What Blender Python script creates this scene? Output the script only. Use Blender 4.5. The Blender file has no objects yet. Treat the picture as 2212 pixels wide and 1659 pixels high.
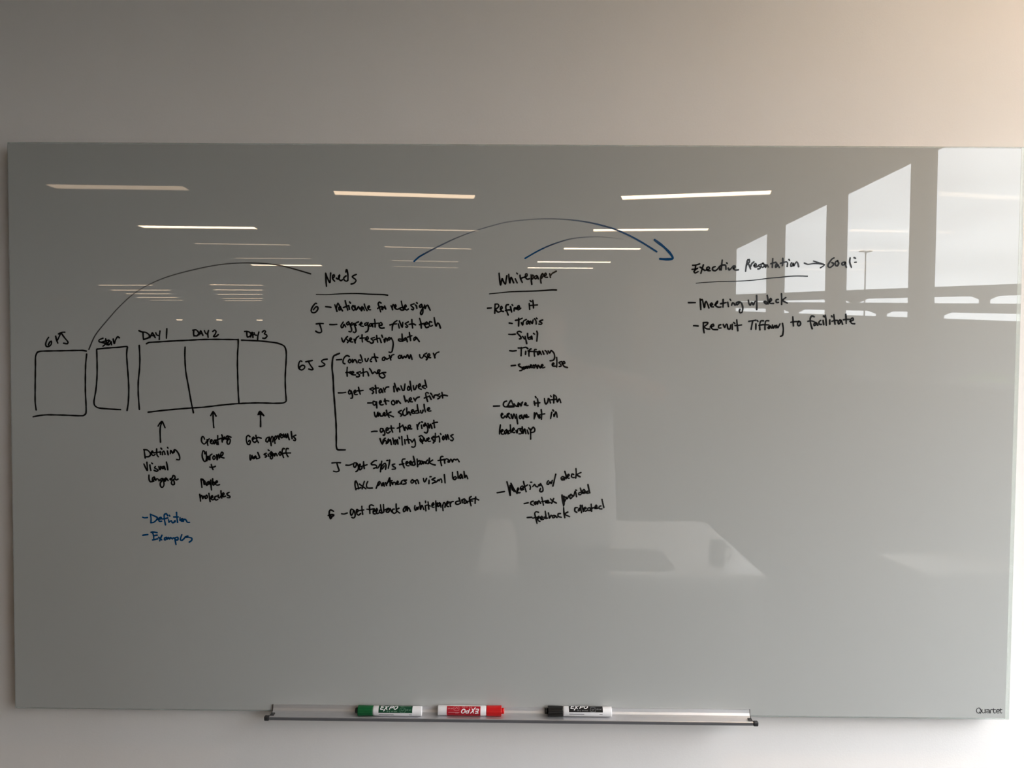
import bpy, bmesh, math, random
from mathutils import Vector, Matrix
C = bpy.context.scene.collection
R = math.radians
random.seed(7)

# ------------------------------------------------------------------ camera, sky, exposure
CAM_LOC = (0.0150, -1.5349, 1.6200)
CAM_ROT = (-0.034940, -0.007213, 0.009344)   # pitch, roll, yaw
F_PX = 1780
ZB = 1.4753

cam = bpy.data.cameras.new('camera')
cam.sensor_fit = 'HORIZONTAL'; cam.sensor_width = 36.0
cam.lens = F_PX / 2212 * 36.0
cam.clip_start = 0.02; cam.clip_end = 600
cam_o = bpy.data.objects.new('camera', cam); C.objects.link(cam_o)
cam_o.matrix_world = (Matrix.Translation(CAM_LOC) @ Matrix.Rotation(CAM_ROT[2], 4, 'Z') @ Matrix.Rotation(CAM_ROT[0], 4, 'X')
                      @ Matrix.Rotation(CAM_ROT[1], 4, 'Y') @ Matrix.Rotation(R(90), 4, 'X'))
bpy.context.scene.camera = cam_o
vs = bpy.context.scene.view_settings
vs.view_transform = 'Standard'; vs.look = 'None'; vs.gamma = 1.0; vs.exposure = 0.21
vs.use_curve_mapping = False

SKY = 45.0           # radiance of the overcast sky
LAMP = 1.0
world = bpy.data.worlds.new('overcast_sky'); bpy.context.scene.world = world
world.use_nodes = True
wn = world.node_tree.nodes; wl = world.node_tree.links
bg = wn['Background']
tc = wn.new('ShaderNodeTexCoord'); sep = wn.new('ShaderNodeSeparateXYZ')
wl.new(tc.outputs['Generated'], sep.inputs[0])
elev = wn.new('ShaderNodeFloatCurve')          # overcast: even near the horizon, brighter towards the zenith
cv = elev.mapping.curves[0]
for i, (px_, py_) in enumerate(((0.0, 0.195), (0.25, 0.21), (0.6, 0.75), (1.0, 1.0))):
    if i in (0,): cv.points[0].location = (px_, py_)
    elif i == 3: cv.points[-1].location = (px_, py_)
    else: cv.points.new(px_, py_)
elev.mapping.update()
wl.new(sep.outputs['Z'], elev.inputs['Value'])
noi = wn.new('ShaderNodeTexNoise'); noi.inputs['Scale'].default_value = 8.0; noi.inputs['Detail'].default_value = 6.0
mp = wn.new('ShaderNodeMapping'); mp.inputs['Scale'].default_value = (1, 1, 3.2)
wl.new(tc.outputs['Generated'], mp.inputs[0]); wl.new(mp.outputs[0], noi.inputs['Vector'])
cl = wn.new('ShaderNodeMapRange'); cl.inputs[1].default_value = 0.3; cl.inputs[2].default_value = 0.7
cl.inputs[3].default_value = 0.82; cl.inputs[4].default_value = 1.06
wl.new(noi.outputs['Fac'], cl.inputs[0])
mul = wn.new('ShaderNodeMath'); mul.operation = 'MULTIPLY'
side = wn.new('ShaderNodeMapRange')           # brighter cloud towards the back of the building
side.inputs[1].default_value = 0.0; side.inputs[2].default_value = -1.0; side.inputs[3].default_value = 0.10; side.inputs[4].default_value = 1.2
wl.new(sep.outputs['Y'], side.inputs[0])
mul0 = wn.new('ShaderNodeMath'); mul0.operation = 'MULTIPLY'
wl.new(elev.outputs[0], mul0.inputs[0]); wl.new(side.outputs[0], mul0.inputs[1])
wl.new(mul0.outputs[0], mul.inputs[0]); wl.new(cl.outputs[0], mul.inputs[1])
mul2 = wn.new('ShaderNodeMath'); mul2.operation = 'MULTIPLY'; mul2.inputs[1].default_value = SKY
wl.new(mul.outputs[0], mul2.inputs[0]); wl.new(mul2.outputs[0], bg.inputs['Strength'])
bg.inputs['Color'].default_value = (0.925, 0.955, 1.0, 1)

# ------------------------------------------------------------------ helpers
def mat(name, col, rough=0.5, spec=0.5, metal=0.0, var=0.0, vscale=20.0, bump=0.0, bscale=200.0, emit=None, estr=0.0, aniso=None):
    m = bpy.data.materials.new(name); m.use_nodes = True
    nt = m.node_tree; b = nt.nodes['Principled BSDF']
    b.inputs['Base Color'].default_value = (*col, 1); b.inputs['Roughness'].default_value = rough
    b.inputs['Specular IOR Level'].default_value = spec; b.inputs['Metallic'].default_value = metal
    t = nt.nodes.new('ShaderNodeTexCoord')
    if var:
        n = nt.nodes.new('ShaderNodeTexNoise'); n.inputs['Scale'].default_value = vscale; n.inputs['Detail'].default_value = 5
        mpn = nt.nodes.new('ShaderNodeMapping')
        if aniso: mpn.inputs['Scale'].default_value = aniso
        nt.links.new(t.outputs['Object'], mpn.inputs[0]); nt.links.new(mpn.outputs[0], n.inputs['Vector'])
        r = nt.nodes.new('ShaderNodeValToRGB')
        r.color_ramp.elements[0].position = 0.3; r.color_ramp.elements[1].position = 0.7
        r.color_ramp.elements[0].color = (*[max(0, c * (1 - var)) for c in col], 1)
        r.color_ramp.elements[1].color = (*[min(1, c * (1 + var)) for c in col], 1)
        nt.links.new(n.outputs['Fac'], r.inputs[0]); nt.links.new(r.outputs[0], b.inputs['Base Color'])
    if bump:
        n2 = nt.nodes.new('ShaderNodeTexNoise'); n2.inputs['Scale'].default_value = bscale; n2.inputs['Detail'].default_value = 3
        nt.links.new(t.outputs['Object'], n2.inputs['Vector'])
        bp = nt.nodes.new('ShaderNodeBump'); bp.inputs['Strength'].default_value = bump; bp.inputs['Distance'].default_value = 0.002
        nt.links.new(n2.outputs['Fac'], bp.inputs['Height']); nt.links.new(bp.outputs[0], b.inputs['Normal'])
    if emit:
        b.inputs['Emission Color'].default_value = (*emit, 1); b.inputs['Emission Strength'].default_value = estr
    return m

def obj(name, bm, m, parent=None, smooth=False):
    me = bpy.data.meshes.new(name); bm.normal_update(); bm.to_mesh(me); bm.free()
    if m: me.materials.append(m)
    if smooth:
        for p in me.polygons: p.use_smooth = True
    o = bpy.data.objects.new(name, me); C.objects.link(o)
    if parent:
        o.parent = parent
        o.matrix_parent_inverse = parent.matrix_basis.inverted()
    return o

def tag(o, label, cat, group=None):
    o['label'] = label; o['category'] = cat; o['kind'] = 'thing'
    if group: o['group'] = group
    return o

def thing(name, label, cat, loc=(0, 0, 0), rot=(0, 0, 0), group=None):
    o = bpy.data.objects.new(name, None); C.objects.link(o)
    o.empty_display_size = 0.05; o.location = loc; o.rotation_euler = rot
    o.matrix_basis = Matrix.LocRotScale(Vector(loc), o.rotation_euler.to_quaternion() if True else None, None)
    return tag(o, label, cat, group)

def struct(name, bm, m, label, cat='structure'):
    o = obj(name, bm, m); o['kind'] = 'structure'; o['label'] = label; o['category'] = cat
    return o

def box(bm, x0, x1, y0, y1, z0, z1, bevel=0.0, seg=2):
    vs_ = [bm.verts.new((x, y, z)) for x in (x0, x1) for y in (y0, y1) for z in (z0, z1)]
    idx = [(0, 1, 3, 2), (4, 6, 7, 5), (0, 4, 5, 1), (2, 3, 7, 6), (0, 2, 6, 4), (1, 5, 7, 3)]
    fs = [bm.faces.new([vs_[i] for i in f]) for f in idx]
    if bevel:
        es = list({e for f in fs for e in f.edges})
        bmesh.ops.bevel(bm, geom=es, offset=bevel, segments=seg, affect='EDGES', profile=0.5)
    return bm

def nb(): return bmesh.new()

def prism(bm, pts, a, b, fn):
    # polygon pts (2d) extruded between a and b; fn(u, v, w) -> xyz
    lo = [bm.verts.new(fn(u, v, a)) for u, v in pts]; hi = [bm.verts.new(fn(u, v, b)) for u, v in pts]
    n = len(pts)
    bm.faces.new(lo[::-1]); bm.faces.new(hi)
    for i in range(n): bm.faces.new((lo[i], lo[(i + 1) % n], hi[(i + 1) % n], hi[i]))

def lathe(bm, prof, fn, seg=40):
    # prof: (axial, radius); fn(axial, c*r, s*r) -> xyz
    rings = []
    for a, r in prof:
        rings.append([bm.verts.new(fn(a, r * math.cos(2 * math.pi * k / seg), r * math.sin(2 * math.pi * k / seg))) for k in range(seg)])
    for p, q in zip(rings, rings[1:]):
        for k in range(seg): bm.faces.new((p[k], p[(k + 1) % seg], q[(k + 1) % seg], q[k]))
    bm.faces.new(rings[0][::-1]); bm.faces.new(rings[-1])

def tube(bm, pts, rad, seg=16, flat=None):
    # closed swept tube with rounded ends; rad entries are r or (rx, ry); flat = (u axis) for elliptical sections
    pts = [Vector(p) for p in pts]; rings = []
    rr = [r if isinstance(r, tuple) else (r, r) for r in rad]
    n = len(pts)
    up0 = Vector(flat) if flat else None
    def frame(t):
        u = up0 if up0 else (Vector((0, 0, 1)) if abs(t.z) < 0.9 else Vector((0, 1, 0)))
        u = (u - t * u.dot(t)).normalized(); return u, t.cross(u)
    tang = []
    for i in range(n):
        d = (pts[min(i + 1, n - 1)] - pts[max(i - 1, 0)]); tang.append(d.normalized())
    def ring(p, t, rx, ry):
        u, v = frame(t)
        return [bm.verts.new(p + u * (rx * math.cos(2 * math.pi * k / seg)) + v * (ry * math.sin(2 * math.pi * k / seg))) for k in range(seg)]
    for s in (0.95, 0.75, 0.4):
        c = math.sqrt(1 - s * s); m = min(rr[0])
        rings.append(ring(pts[0] - tang[0] * m * s, tang[0], rr[0][0] * c, rr[0][1] * c))
    for i in range(n): rings.append(ring(pts[i], tang[i], *rr[i]))
    for s in (0.4, 0.75, 0.95):
        c = math.sqrt(1 - s * s); m = min(rr[-1])
        rings.append(ring(pts[-1] + tang[-1] * m * s, tang[-1], rr[-1][0] * c, rr[-1][1] * c))
    for p, q in zip(rings, rings[1:]):
        for k in range(seg): bm.faces.new((p[k], p[(k + 1) % seg], q[(k + 1) % seg], q[k]))
    bm.faces.new(rings[0][::-1]); bm.faces.new(rings[-1])

def ellipsoid(bm, c, r, rot=None, sub=4):
    ret = bmesh.ops.create_icosphere(bm, subdivisions=sub, radius=1.0)
    M = Matrix.Translation(c) @ (rot.to_4x4() if rot else Matrix.Identity(4)) @ Matrix.Diagonal((*r, 1))
    bmesh.ops.transform(bm, matrix=M, verts=ret['verts'])

def spline(pts, step):
    # Catmull-Rom through 2d points (with extra channel values), resampled
    if len(pts) == 1: return pts
    out = []
    P = [pts[0]] + pts + [pts[-1]]
    for i in range(1, len(P) - 2):
        a, b, c, d = P[i - 1], P[i], P[i + 1], P[i + 2]
        L = math.hypot(c[0] - b[0], c[1] - b[1]); n = max(2, int(L / step))
        for k in range(n):
            t = k / n
            q = []
            for j in range(len(b)):
                if j < 2:
                    m0 = (c[j] - a[j]) * 0.5; m1 = (d[j] - b[j]) * 0.5
                    la = math.hypot(b[0] - a[0], b[1] - a[1]); ld = math.hypot(d[0] - c[0], d[1] - c[1])
                    if la > L > 0: m0 *= L / la * 1.0
                    if ld > L > 0: m1 *= L / ld * 1.0
                    q.append((2*t**3 - 3*t*t + 1) * b[j] + (t**3 - 2*t*t + t) * m0 + (-2*t**3 + 3*t*t) * c[j] + (t**3 - t*t) * m1)
                else: q.append(b[j] + (c[j] - b[j]) * t)
            out.append(tuple(q))
    out.append(tuple(pts[-1]))
    return out

def ribbon(bm, path, half, fn, lay=None, caps=True):
    # path: (u, v, density); half: half width fn(i, n); fn(u, v) -> xyz
    n = len(path); L = []; Rr = []
    for i, p in enumerate(path):
        a = path[max(i - 1, 0)]; b = path[min(i + 1, n - 1)]
        dx, dy = b[0] - a[0], b[1] - a[1]; l = math.hypot(dx, dy) or 1.0
        nx, ny = -dy / l, dx / l; w = half(i, n)
        L.append(bm.verts.new(fn(p[0] + nx * w, p[1] + ny * w))); Rr.append(bm.verts.new(fn(p[0] - nx * w, p[1] - ny * w)))
        if lay is not None:
            L[-1][lay] = p[2]; Rr[-1][lay] = p[2]
    for i in range(n - 1): bm.faces.new((L[i], Rr[i], Rr[i + 1], L[i + 1]))
    if caps:
        for i, j, s in ((0, 1, -1), (n - 1, n - 2, 1)):
            p, q_ = path[i], path[j]; w = half(i, n)
            ang = math.atan2(p[1] - q_[1], p[0] - q_[0])
            vs_ = []
            for k in range(9):
                t = ang - math.pi / 2 + math.pi * k / 8
                v = bm.verts.new(fn(p[0] + math.cos(t) * w, p[1] + math.sin(t) * w))
                if lay is not None: v[lay] = p[2]
                vs_.append(v)
            bm.faces.new(vs_)

# ------------------------------------------------------------------ materials
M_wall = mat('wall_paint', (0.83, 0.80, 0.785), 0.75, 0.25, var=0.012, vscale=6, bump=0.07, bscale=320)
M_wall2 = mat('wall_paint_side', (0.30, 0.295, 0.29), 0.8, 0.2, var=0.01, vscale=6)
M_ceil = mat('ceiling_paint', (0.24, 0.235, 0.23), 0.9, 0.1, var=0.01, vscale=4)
M_carpet = mat('carpet', (0.04, 0.04, 0.04), 0.95, 0.05, var=0.3, vscale=160, bump=0.5, bscale=400)
M_lower = mat('spandrel_paint', (0.20, 0.20, 0.20), 0.7, 0.2, var=0.03, vscale=8)
M_frame = mat('window_frame_aluminium', (0.30, 0.30, 0.30), 0.5, 0.4, var=0.03, vscale=30)
M_board = mat('back_painted_glass', (0.455, 0.463, 0.452), 0.004, 0.72, var=0.006, vscale=1.5)
M_board.node_tree.nodes['Principled BSDF'].inputs['IOR'].default_value = 1.5
M_alu = mat('brushed_aluminium', (0.66, 0.66, 0.68), 0.36, 0.5, metal=0.7, var=0.05, vscale=60, aniso=(0.4, 40, 40))
M_dark = mat('dark_plastic', (0.03, 0.03, 0.033), 0.4, 0.4, var=0.05, vscale=80)
M_whiteplastic = mat('white_plastic', (0.82, 0.81, 0.83), 0.28, 0.5, var=0.01, vscale=60)
M_table = mat('white_laminate', (0.90, 0.89, 0.88), 0.3, 0.4, var=0.01, vscale=12)
M_steel = mat('grey_steel', (0.45, 0.45, 0.45), 0.35, 0.5, metal=0.8, var=0.04, vscale=40)

def glass_mat(name, tint, refl=1.0, diffuse=0.0):
    m = bpy.data.materials.new(name); m.use_nodes = True
    nt = m.node_tree; nt.nodes.clear()
    o = nt.nodes.new('ShaderNodeOutputMaterial'); tr = nt.nodes.new('ShaderNodeBsdfTransparent')
    gl = nt.nodes.new('ShaderNodeBsdfGlossy'); fr = nt.nodes.new('ShaderNodeFresnel'); mx = nt.nodes.new('ShaderNodeMixShader')
    gl.inputs['Roughness'].default_value = 0.0; fr.inputs['IOR'].default_value = 1.45
    tr.inputs['Color'].default_value = (*tint, 1)
    ge = nt.nodes.new('ShaderNodeNewGeometry'); io = nt.nodes.new('ShaderNodeMapRange')     # same glass from either side
    io.inputs[3].default_value = 1.45; io.inputs[4].default_value = 1 / 1.45
    nt.links.new(ge.outputs['Backfacing'], io.inputs[0]); nt.links.new(io.outputs[0], fr.inputs['IOR'])
    nt.links.new(fr.outputs[0], mx.inputs[0]); nt.links.new(gl.outputs[0], mx.inputs[2])
    if diffuse:
        df = nt.nodes.new('ShaderNodeBsdfDiffuse'); df.inputs['Color'].default_value = (0.75, 0.8, 0.77, 1)
        m2 = nt.nodes.new('ShaderNodeMixShader'); m2.inputs[0].default_value = diffuse
        nt.links.new(tr.outputs[0], m2.inputs[1]); nt.links.new(df.outputs[0], m2.inputs[2]); nt.links.new(m2.outputs[0], mx.inputs[1])
    else: nt.links.new(tr.outputs[0], mx.inputs[1])
    nt.links.new(mx.outputs[0], o.inputs[0])
    return m
M_pane = glass_mat('window_glass', (0.97, 0.985, 0.98))
M_rim = glass_mat('clear_glass_edge', (0.84, 0.87, 0.855), diffuse=0.22)

def ink_mat(name, col, spec=0.16, rough=0.10):
    m = bpy.data.materials.new(name); m.use_nodes = True
    nt = m.node_tree; b = nt.nodes['Principled BSDF']; o = nt.nodes['Material Output']
    b.inputs['Base Color'].default_value = (*col, 1); b.inputs['Roughness'].default_value = rough; b.inputs['Specular IOR Level'].default_value = spec
    at = nt.nodes.new('ShaderNodeAttribute'); at.attribute_name = 'ink'
    tcx = nt.nodes.new('ShaderNodeTexCoord'); ns = nt.nodes.new('ShaderNodeTexNoise'); ns.inputs['Scale'].default_value = 350
    nt.links.new(tcx.outputs['Object'], ns.inputs['Vector'])
    mr = nt.nodes.new('ShaderNodeMapRange'); mr.inputs[1].default_value = 0.3; mr.inputs[2].default_value = 0.7
    mr.inputs[3].default_value = 0.965; mr.inputs[4].default_value = 1.0
    nt.links.new(ns.outputs['Fac'], mr.inputs[0])
    mu = nt.nodes.new('ShaderNodeMath'); mu.operation = 'MULTIPLY'
    nt.links.new(at.outputs['Fac'], mu.inputs[0]); nt.links.new(mr.outputs[0], mu.inputs[1])
    tr = nt.nodes.new('ShaderNodeBsdfTransparent'); mx = nt.nodes.new('ShaderNodeMixShader')
    nt.links.new(mu.outputs[0], mx.inputs[0]); nt.links.new(tr.outputs[0], mx.inputs[1]); nt.links.new(b.outputs[0], mx.inputs[2])
    nt.links.new(mx.outputs[0], o.inputs[0])
    return m
INKS = {'black': ink_mat('black_ink', (0.006, 0.006, 0.006)), 'blue': ink_mat('blue_ink', (0.004, 0.055, 0.16)),
        'grey': ink_mat('grey_print', (0.05, 0.05, 0.055))}

# ------------------------------------------------------------------ room shell
WALL_Y = 0.030; XR = 2.22; CZ = 2.75; XL = -11.0; YB = -22.0; SILL = 1.49; HEAD = 2.748
b = nb(); box(b, XL, XR + 0.05, WALL_Y, WALL_Y + 0.12, 0, CZ)
struct('wall_front', b, M_wall, 'off-white painted wall carrying the glass whiteboard', 'wall')
b = nb(); box(b, XL, XR + 0.05, YB, WALL_Y + 0.12, -0.1, 0)
struct('floor', b, M_carpet, 'dark grey carpeted office floor', 'floor')
b = nb(); box(b, XL, XR + 0.05, YB, WALL_Y + 0.12, CZ, CZ + 0.15)
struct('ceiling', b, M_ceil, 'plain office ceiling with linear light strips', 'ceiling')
b = nb(); box(b, XL - 0.1, XL, YB, WALL_Y + 0.12, 0, CZ)
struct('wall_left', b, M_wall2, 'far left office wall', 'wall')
b = nb(); box(b, XL - 0.1, XR + 0.05, YB - 0.1, YB, 0, CZ)
struct('wall_back', b, M_wall2, 'far back office wall deep in the reflection', 'wall')
# window wall, windows from the sill up to the ceiling
WIN = [(-7.142, -5.909), (-5.555, -4.473), (-4.216, -3.191), (-2.999, -2.120), (-1.60, -0.12)]
LOW = 0.06     # the glazing next to the board wall runs down to the floor
b = nb()
box(b, XR, XR + 0.05, -7.4, WIN[4][0], 0, SILL); box(b, XR, XR + 0.05, WIN[4][1], WALL_Y + 0.12, 0, SILL)
box(b, XR, XR + 0.05, WIN[4][0], WIN[4][1], 0, LOW)
box(b, XR, XR + 0.05, -7.4, WALL_Y + 0.12, HEAD, CZ)
edges = [-7.4] + [e for w in WIN for e in w] + [WALL_Y + 0.12]
for i in range(0, len(edges), 2): box(b, XR, XR + 0.05, edges[i], edges[i + 1], SILL, HEAD)
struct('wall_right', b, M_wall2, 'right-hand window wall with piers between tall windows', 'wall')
for i, (y0, y1) in enumerate(WIN):
    w = bpy.data.objects.new('window_%d' % (i + 1), None); C.objects.link(w); w.location = (XR + 0.03, (y0 + y1) / 2, SILL)
    w.matrix_basis = Matrix.Translation(w.location)
    w['kind'] = 'structure'; w['category'] = 'window'
    w['label'] = ['narrow window farthest from the whiteboard', 'second farthest tall window, cloudy sky in it', 'tall window with a lamp post outside',
                  'large window at the right edge of the board reflection', 'window nearest the whiteboard wall'][i]
    f = nb(); t = 0.018; SL = LOW if i == 4 else SILL
    for (a0, a1, c0, c1) in ((y0, y1, SL, SL + t), (y0, y1, HEAD - 0.006, HEAD), (y0, y0 + t, SL + t, HEAD - 0.006), (y1 - t, y1, SL + t, HEAD - 0.006)):
        box(f, XR + 0.022, XR + 0.048, a0, a1, c0, c1, 0.003)
    fr = obj('window_frame', f, M_frame, w); fr['kind'] = 'structure'
    f = nb(); v4 = [f.verts.new((XR + 0.035, y, z)) for y, z in ((y0 + t, SL + t), (y1 - t, SL + t), (y1 - t, HEAD - 0.006), (y0 + t, HEAD - 0.006))]; f.faces.new(v4)
    pn = obj('window_pane', f, M_pane, w); pn['kind'] = 'structure'
b = nb(); box(b, XR - 0.05, XR + 0.004, -7.39, WIN[4][0] - 0.02, SILL - 0.03, SILL, 0.004)
struct('trim_1', b, M_lower, 'grey sill ledge running under the windows', 'sill')
# dark panelling under the sill
b = nb(); box(b, XR - 0.03, XR, -7.39, WIN[4][0] - 0.02, 0.0, SILL - 0.03)
struct('trim_2', b, M_lower, 'grey panelling below the windows', 'panelling')
# return wall and partition with a pale door frame
b = nb(); box(b, 1.45, XR + 0.05, -7.52, -7.4, 0, CZ)
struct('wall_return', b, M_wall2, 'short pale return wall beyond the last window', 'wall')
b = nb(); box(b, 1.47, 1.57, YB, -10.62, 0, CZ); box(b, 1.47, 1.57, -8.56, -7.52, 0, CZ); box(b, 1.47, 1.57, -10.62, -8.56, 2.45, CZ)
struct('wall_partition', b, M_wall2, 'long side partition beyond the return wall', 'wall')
d = bpy.data.objects.new('door_1', None); C.objects.link(d); d.location = (1.5, -9.6, 0); d.matrix_basis = Matrix.Translation(d.location)
d['kind'] = 'structure'; d['category'] = 'door'; d['label'] = 'grey double door with pale upright frame posts, far behind the photographer'
f = nb()
for y in (-8.62, -10.62): box(f, 1.42, 1.6, y, y + 0.06, 0, 2.45, 0.004)
box(f, 1.42, 1.6, -10.56, -8.62, 2.39, 2.45, 0.004)
o = obj('door_frame', f, M_whiteplastic, d); o['kind'] = 'structure'
for k, (y0, y1) in enumerate(((-10.55, -9.595), (-9.585, -8.63))):
    f = nb(); box(f, 1.5, 1.54, y0, y1, 0.01, 2.38, 0.004)
    o = obj('door_leaf', f, M_lower, d); o['kind'] = 'structure'
    f = nb(); yh = -9.68 if k == 0 else -9.5
    tube(f, [(1.50, yh, 1.05), (1.46, yh, 1.05), (1.46, yh + (-0.1 if k == 0 else 0.1), 1.05)], [0.009] * 3, 10)
    h = obj('door_handle', f, M_steel, o, True); h['kind'] = 'structure'

# ------------------------------------------------------------------ ceiling lights
LIGHT_STRIPS = [
(-3.163, -4.037, -2.254, -4.075, 3.4, 'dim ceiling light strip, nearest reflected one of the left-hand row', 'ceiling light strips of the left-hand row'),
(-3.359, -5.784, -2.344, -5.825, 26, 'lit ceiling light strip, second nearest reflected one of the left-hand row', 'ceiling light strips of the left-hand row'),
(-3.31, -6.888, -2.352, -6.951, 4, 'dim ceiling light strip, third nearest reflected one of the left-hand row', 'ceiling light strips of the left-hand row'),
(-3.338, -8.157, -2.444, -8.157, 4, 'dim ceiling light strip, fourth nearest reflected one of the left-hand row', 'ceiling light strips of the left-hand row'),
(-3.388, -8.896, -2.497, -8.899, 24, 'lit ceiling light strip, farthest reflected one of the left-hand row', 'ceiling light strips of the left-hand row'),
(-1.28, -4.206, -0.314, -4.327, 11, 'lit ceiling light strip, nearest reflected one of the middle row', 'ceiling light strips of the middle row'),
(-1.326, -5.84, -0.368, -5.912, 6, 'dim ceiling light strip, second nearest reflected one of the middle row', 'ceiling light strips of the middle row'),
(-1.397, -7.051, -0.506, -7.194, 5, 'dim ceiling light strip, third nearest reflected one of the middle row', 'ceiling light strips of the middle row'),
(-1.513, -8.295, -0.733, -8.397, 4, 'dim ceiling light strip, fourth nearest reflected one of the middle row', 'ceiling light strips of the middle row'),
(-1.598, -8.955, -0.784, -9.072, 3.5, 'dim ceiling light strip, farthest reflected one of the middle row', 'ceiling light strips of the middle row'),
(0.725, -4.332, 1.707, -4.11, 25, 'lit ceiling light strip, nearest reflected one of the right-hand row', 'ceiling light strips of the right-hand row'),
(0.661, -5.846, 1.659, -5.756, 25, 'lit ceiling light strip, second nearest reflected one of the right-hand row', 'ceiling light strips of the right-hand row'),
(0.465, -7.112, 1.261, -7.113, 25, 'lit ceiling light strip, third nearest reflected one of the right-hand row', 'ceiling light strips of the right-hand row'),
(0.216, -8.346, 1.088, -8.348, 25, 'lit ceiling light strip, fourth nearest reflected one of the right-hand row', 'ceiling light strips of the right-hand row'),
(0.106, -9.021, 0.939, -9.028, 25, 'lit ceiling light strip, farthest reflected one of the right-hand row', 'ceiling light strips of the right-hand row'),
(-7.001, -12.155, -6.066, -12.085, 17, 'faint ceiling light strip, nearest of the far left cluster deep in the office', 'ceiling light strips of the far left row'),
(-7.334, -13.241, -6.227, -13.152, 17, 'faint ceiling light strip, second nearest of the far left cluster deep in the office', 'ceiling light strips of the far left row'),
(-7.505, -14.137, -6.614, -14.06, 17, 'faint ceiling light strip, third nearest of the far left cluster deep in the office', 'ceiling light strips of the far left row'),
(-7.758, -15.154, -6.896, -15.075, 17, 'faint ceiling light strip, fourth nearest of the far left cluster deep in the office', 'ceiling light strips of the far left row'),
(-7.865, -15.998, -7.143, -15.928, 17, 'faint ceiling light strip, farthest of the far left cluster deep in the office', 'ceiling light strips of the far left row'),
(-5.067, -11.923, -4.195, -11.946, 20, 'faint ceiling light strip, nearest of the far right cluster deep in the office', 'ceiling light strips of the far right row'),
(-5.394, -12.982, -4.537, -13.015, 20, 'faint ceiling light strip, second nearest of the far right cluster deep in the office', 'ceiling light strips of the far right row'),
(-5.732, -14.1, -4.853, -14.024, 20, 'faint ceiling light strip, third nearest of the far right cluster deep in the office', 'ceiling light strips of the far right row'),
(-6.065, -15.264, -5.216, -15.184, 20, 'faint ceiling light strip, fourth nearest of the far right cluster deep in the office', 'ceiling light strips of the far right row'),
(-6.278, -15.989, -5.442, -15.907, 20, 'faint ceiling light strip, farthest of the far right cluster deep in the office', 'ceiling light strips of the far right row'),
(-9.912, -15.765, -9.478, -15.724, 4, 'faintest short ceiling light strip at the far left edge of the board', 'ceiling light strips of the far row')
]

M_house = mat('light_housing', (0.5, 0.49, 0.47), 0.5, 0.3, var=0.02, vscale=20)
DIFF = {}
def diffuser(s):
    if s not in DIFF:
        warm = (1.0, 0.735, 0.49)
        DIFF[s] = mat('light_diffuser', (0.8, 0.78, 0.74), 0.5, 0.2, var=0.01, vscale=30, emit=warm, estr=s * LAMP)
    return DIFF[s]
def a_wid(a): return 0.15 if a[1] > -4.5 else 0.10 if 'cluster' in a[5] else 0.14 if a[4] > 20 else 0.09
def light_strip(x0, y0, x1, y1, s, label, group, wid=0.15):
    a = Vector((x0, y0, 0)); e = Vector((x1, y1, 0)); L = (e - a).length; c = (a + e) / 2
    ang = math.atan2(e.y - a.y, e.x - a.x)
    t = thing('ceiling_light_strip', label, 'ceiling light', (c.x, c.y, CZ), (0, 0, ang), group)
    M4 = t.matrix_basis
    f = nb(); h = L / 2; w = wid / 2; k = 0.012
    for (p0, p1, q0, q1) in ((-h - k, h + k, -w - k, -w), (-h - k, h + k, w, w + k), (-h - k, -h, -w, w), (h, h + k, -w, w)):
        box(f, p0, p1, q0, q1, -0.016, 0)
    bmesh.ops.transform(f, matrix=M4, verts=f.verts); obj('housing', f, M_house, t)
    f = nb(); box(f, -h, h, -w, w, -0.012, -0.001)
    bmesh.ops.transform(f, matrix=M4, verts=f.verts); obj('diffuser', f, diffuser(s), t)
for a in LIGHT_STRIPS: light_strip(*a, wid=a_wid(a))
# the rows carry on over the camera to the board wall
light_strip(0.80, -0.62, 1.95, -0.62, 20, 'lit ceiling light strip of the right-hand row, close to the whiteboard wall', 'ceiling light strips of the right-hand row')
light_strip(0.72, -2.45, 1.70, -2.45, 14, 'lit ceiling light strip of the right-hand row, above the tables', 'ceiling light strips of the right-hand row')
# three little spots far back
for i, (x, y, w) in enumerate(((-8.2, -18.3, 'left'), (-7.2, -18.2, 'middle'), (-6.2, -18.1, 'right'))):
    t = thing('spotlight', '%s one of three tiny bright spotlights far back, low in the ceiling lines' % {'left': 'leftmost', 'middle': 'middle', 'right': 'rightmost'}[w],
              'spotlight', (x, y, CZ), (0, 0, 0), 'tiny far spotlights')
    f = nb(); tube(f, [(x, y, CZ - 0.01), (x, y, CZ - 0.2)], [0.012, 0.012], 8); obj('stem', f, M_dark, t, True)
    f = nb(); lathe(f, [(CZ - 0.19, 0.03), (CZ - 0.22, 0.07), (CZ - 0.33, 0.085)], lambda a, p, q, x=x, y=y: (x + p, y + q, a), 20); obj('shade', f, M_dark, t, True)
    f = nb(); lathe(f, [(CZ - 0.331, 0.075), (CZ - 0.345, 0.06)], lambda a, p, q, x=x, y=y: (x + p, y + q, a), 20); obj('bulb', f, diffuser(14), t, True)

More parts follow.
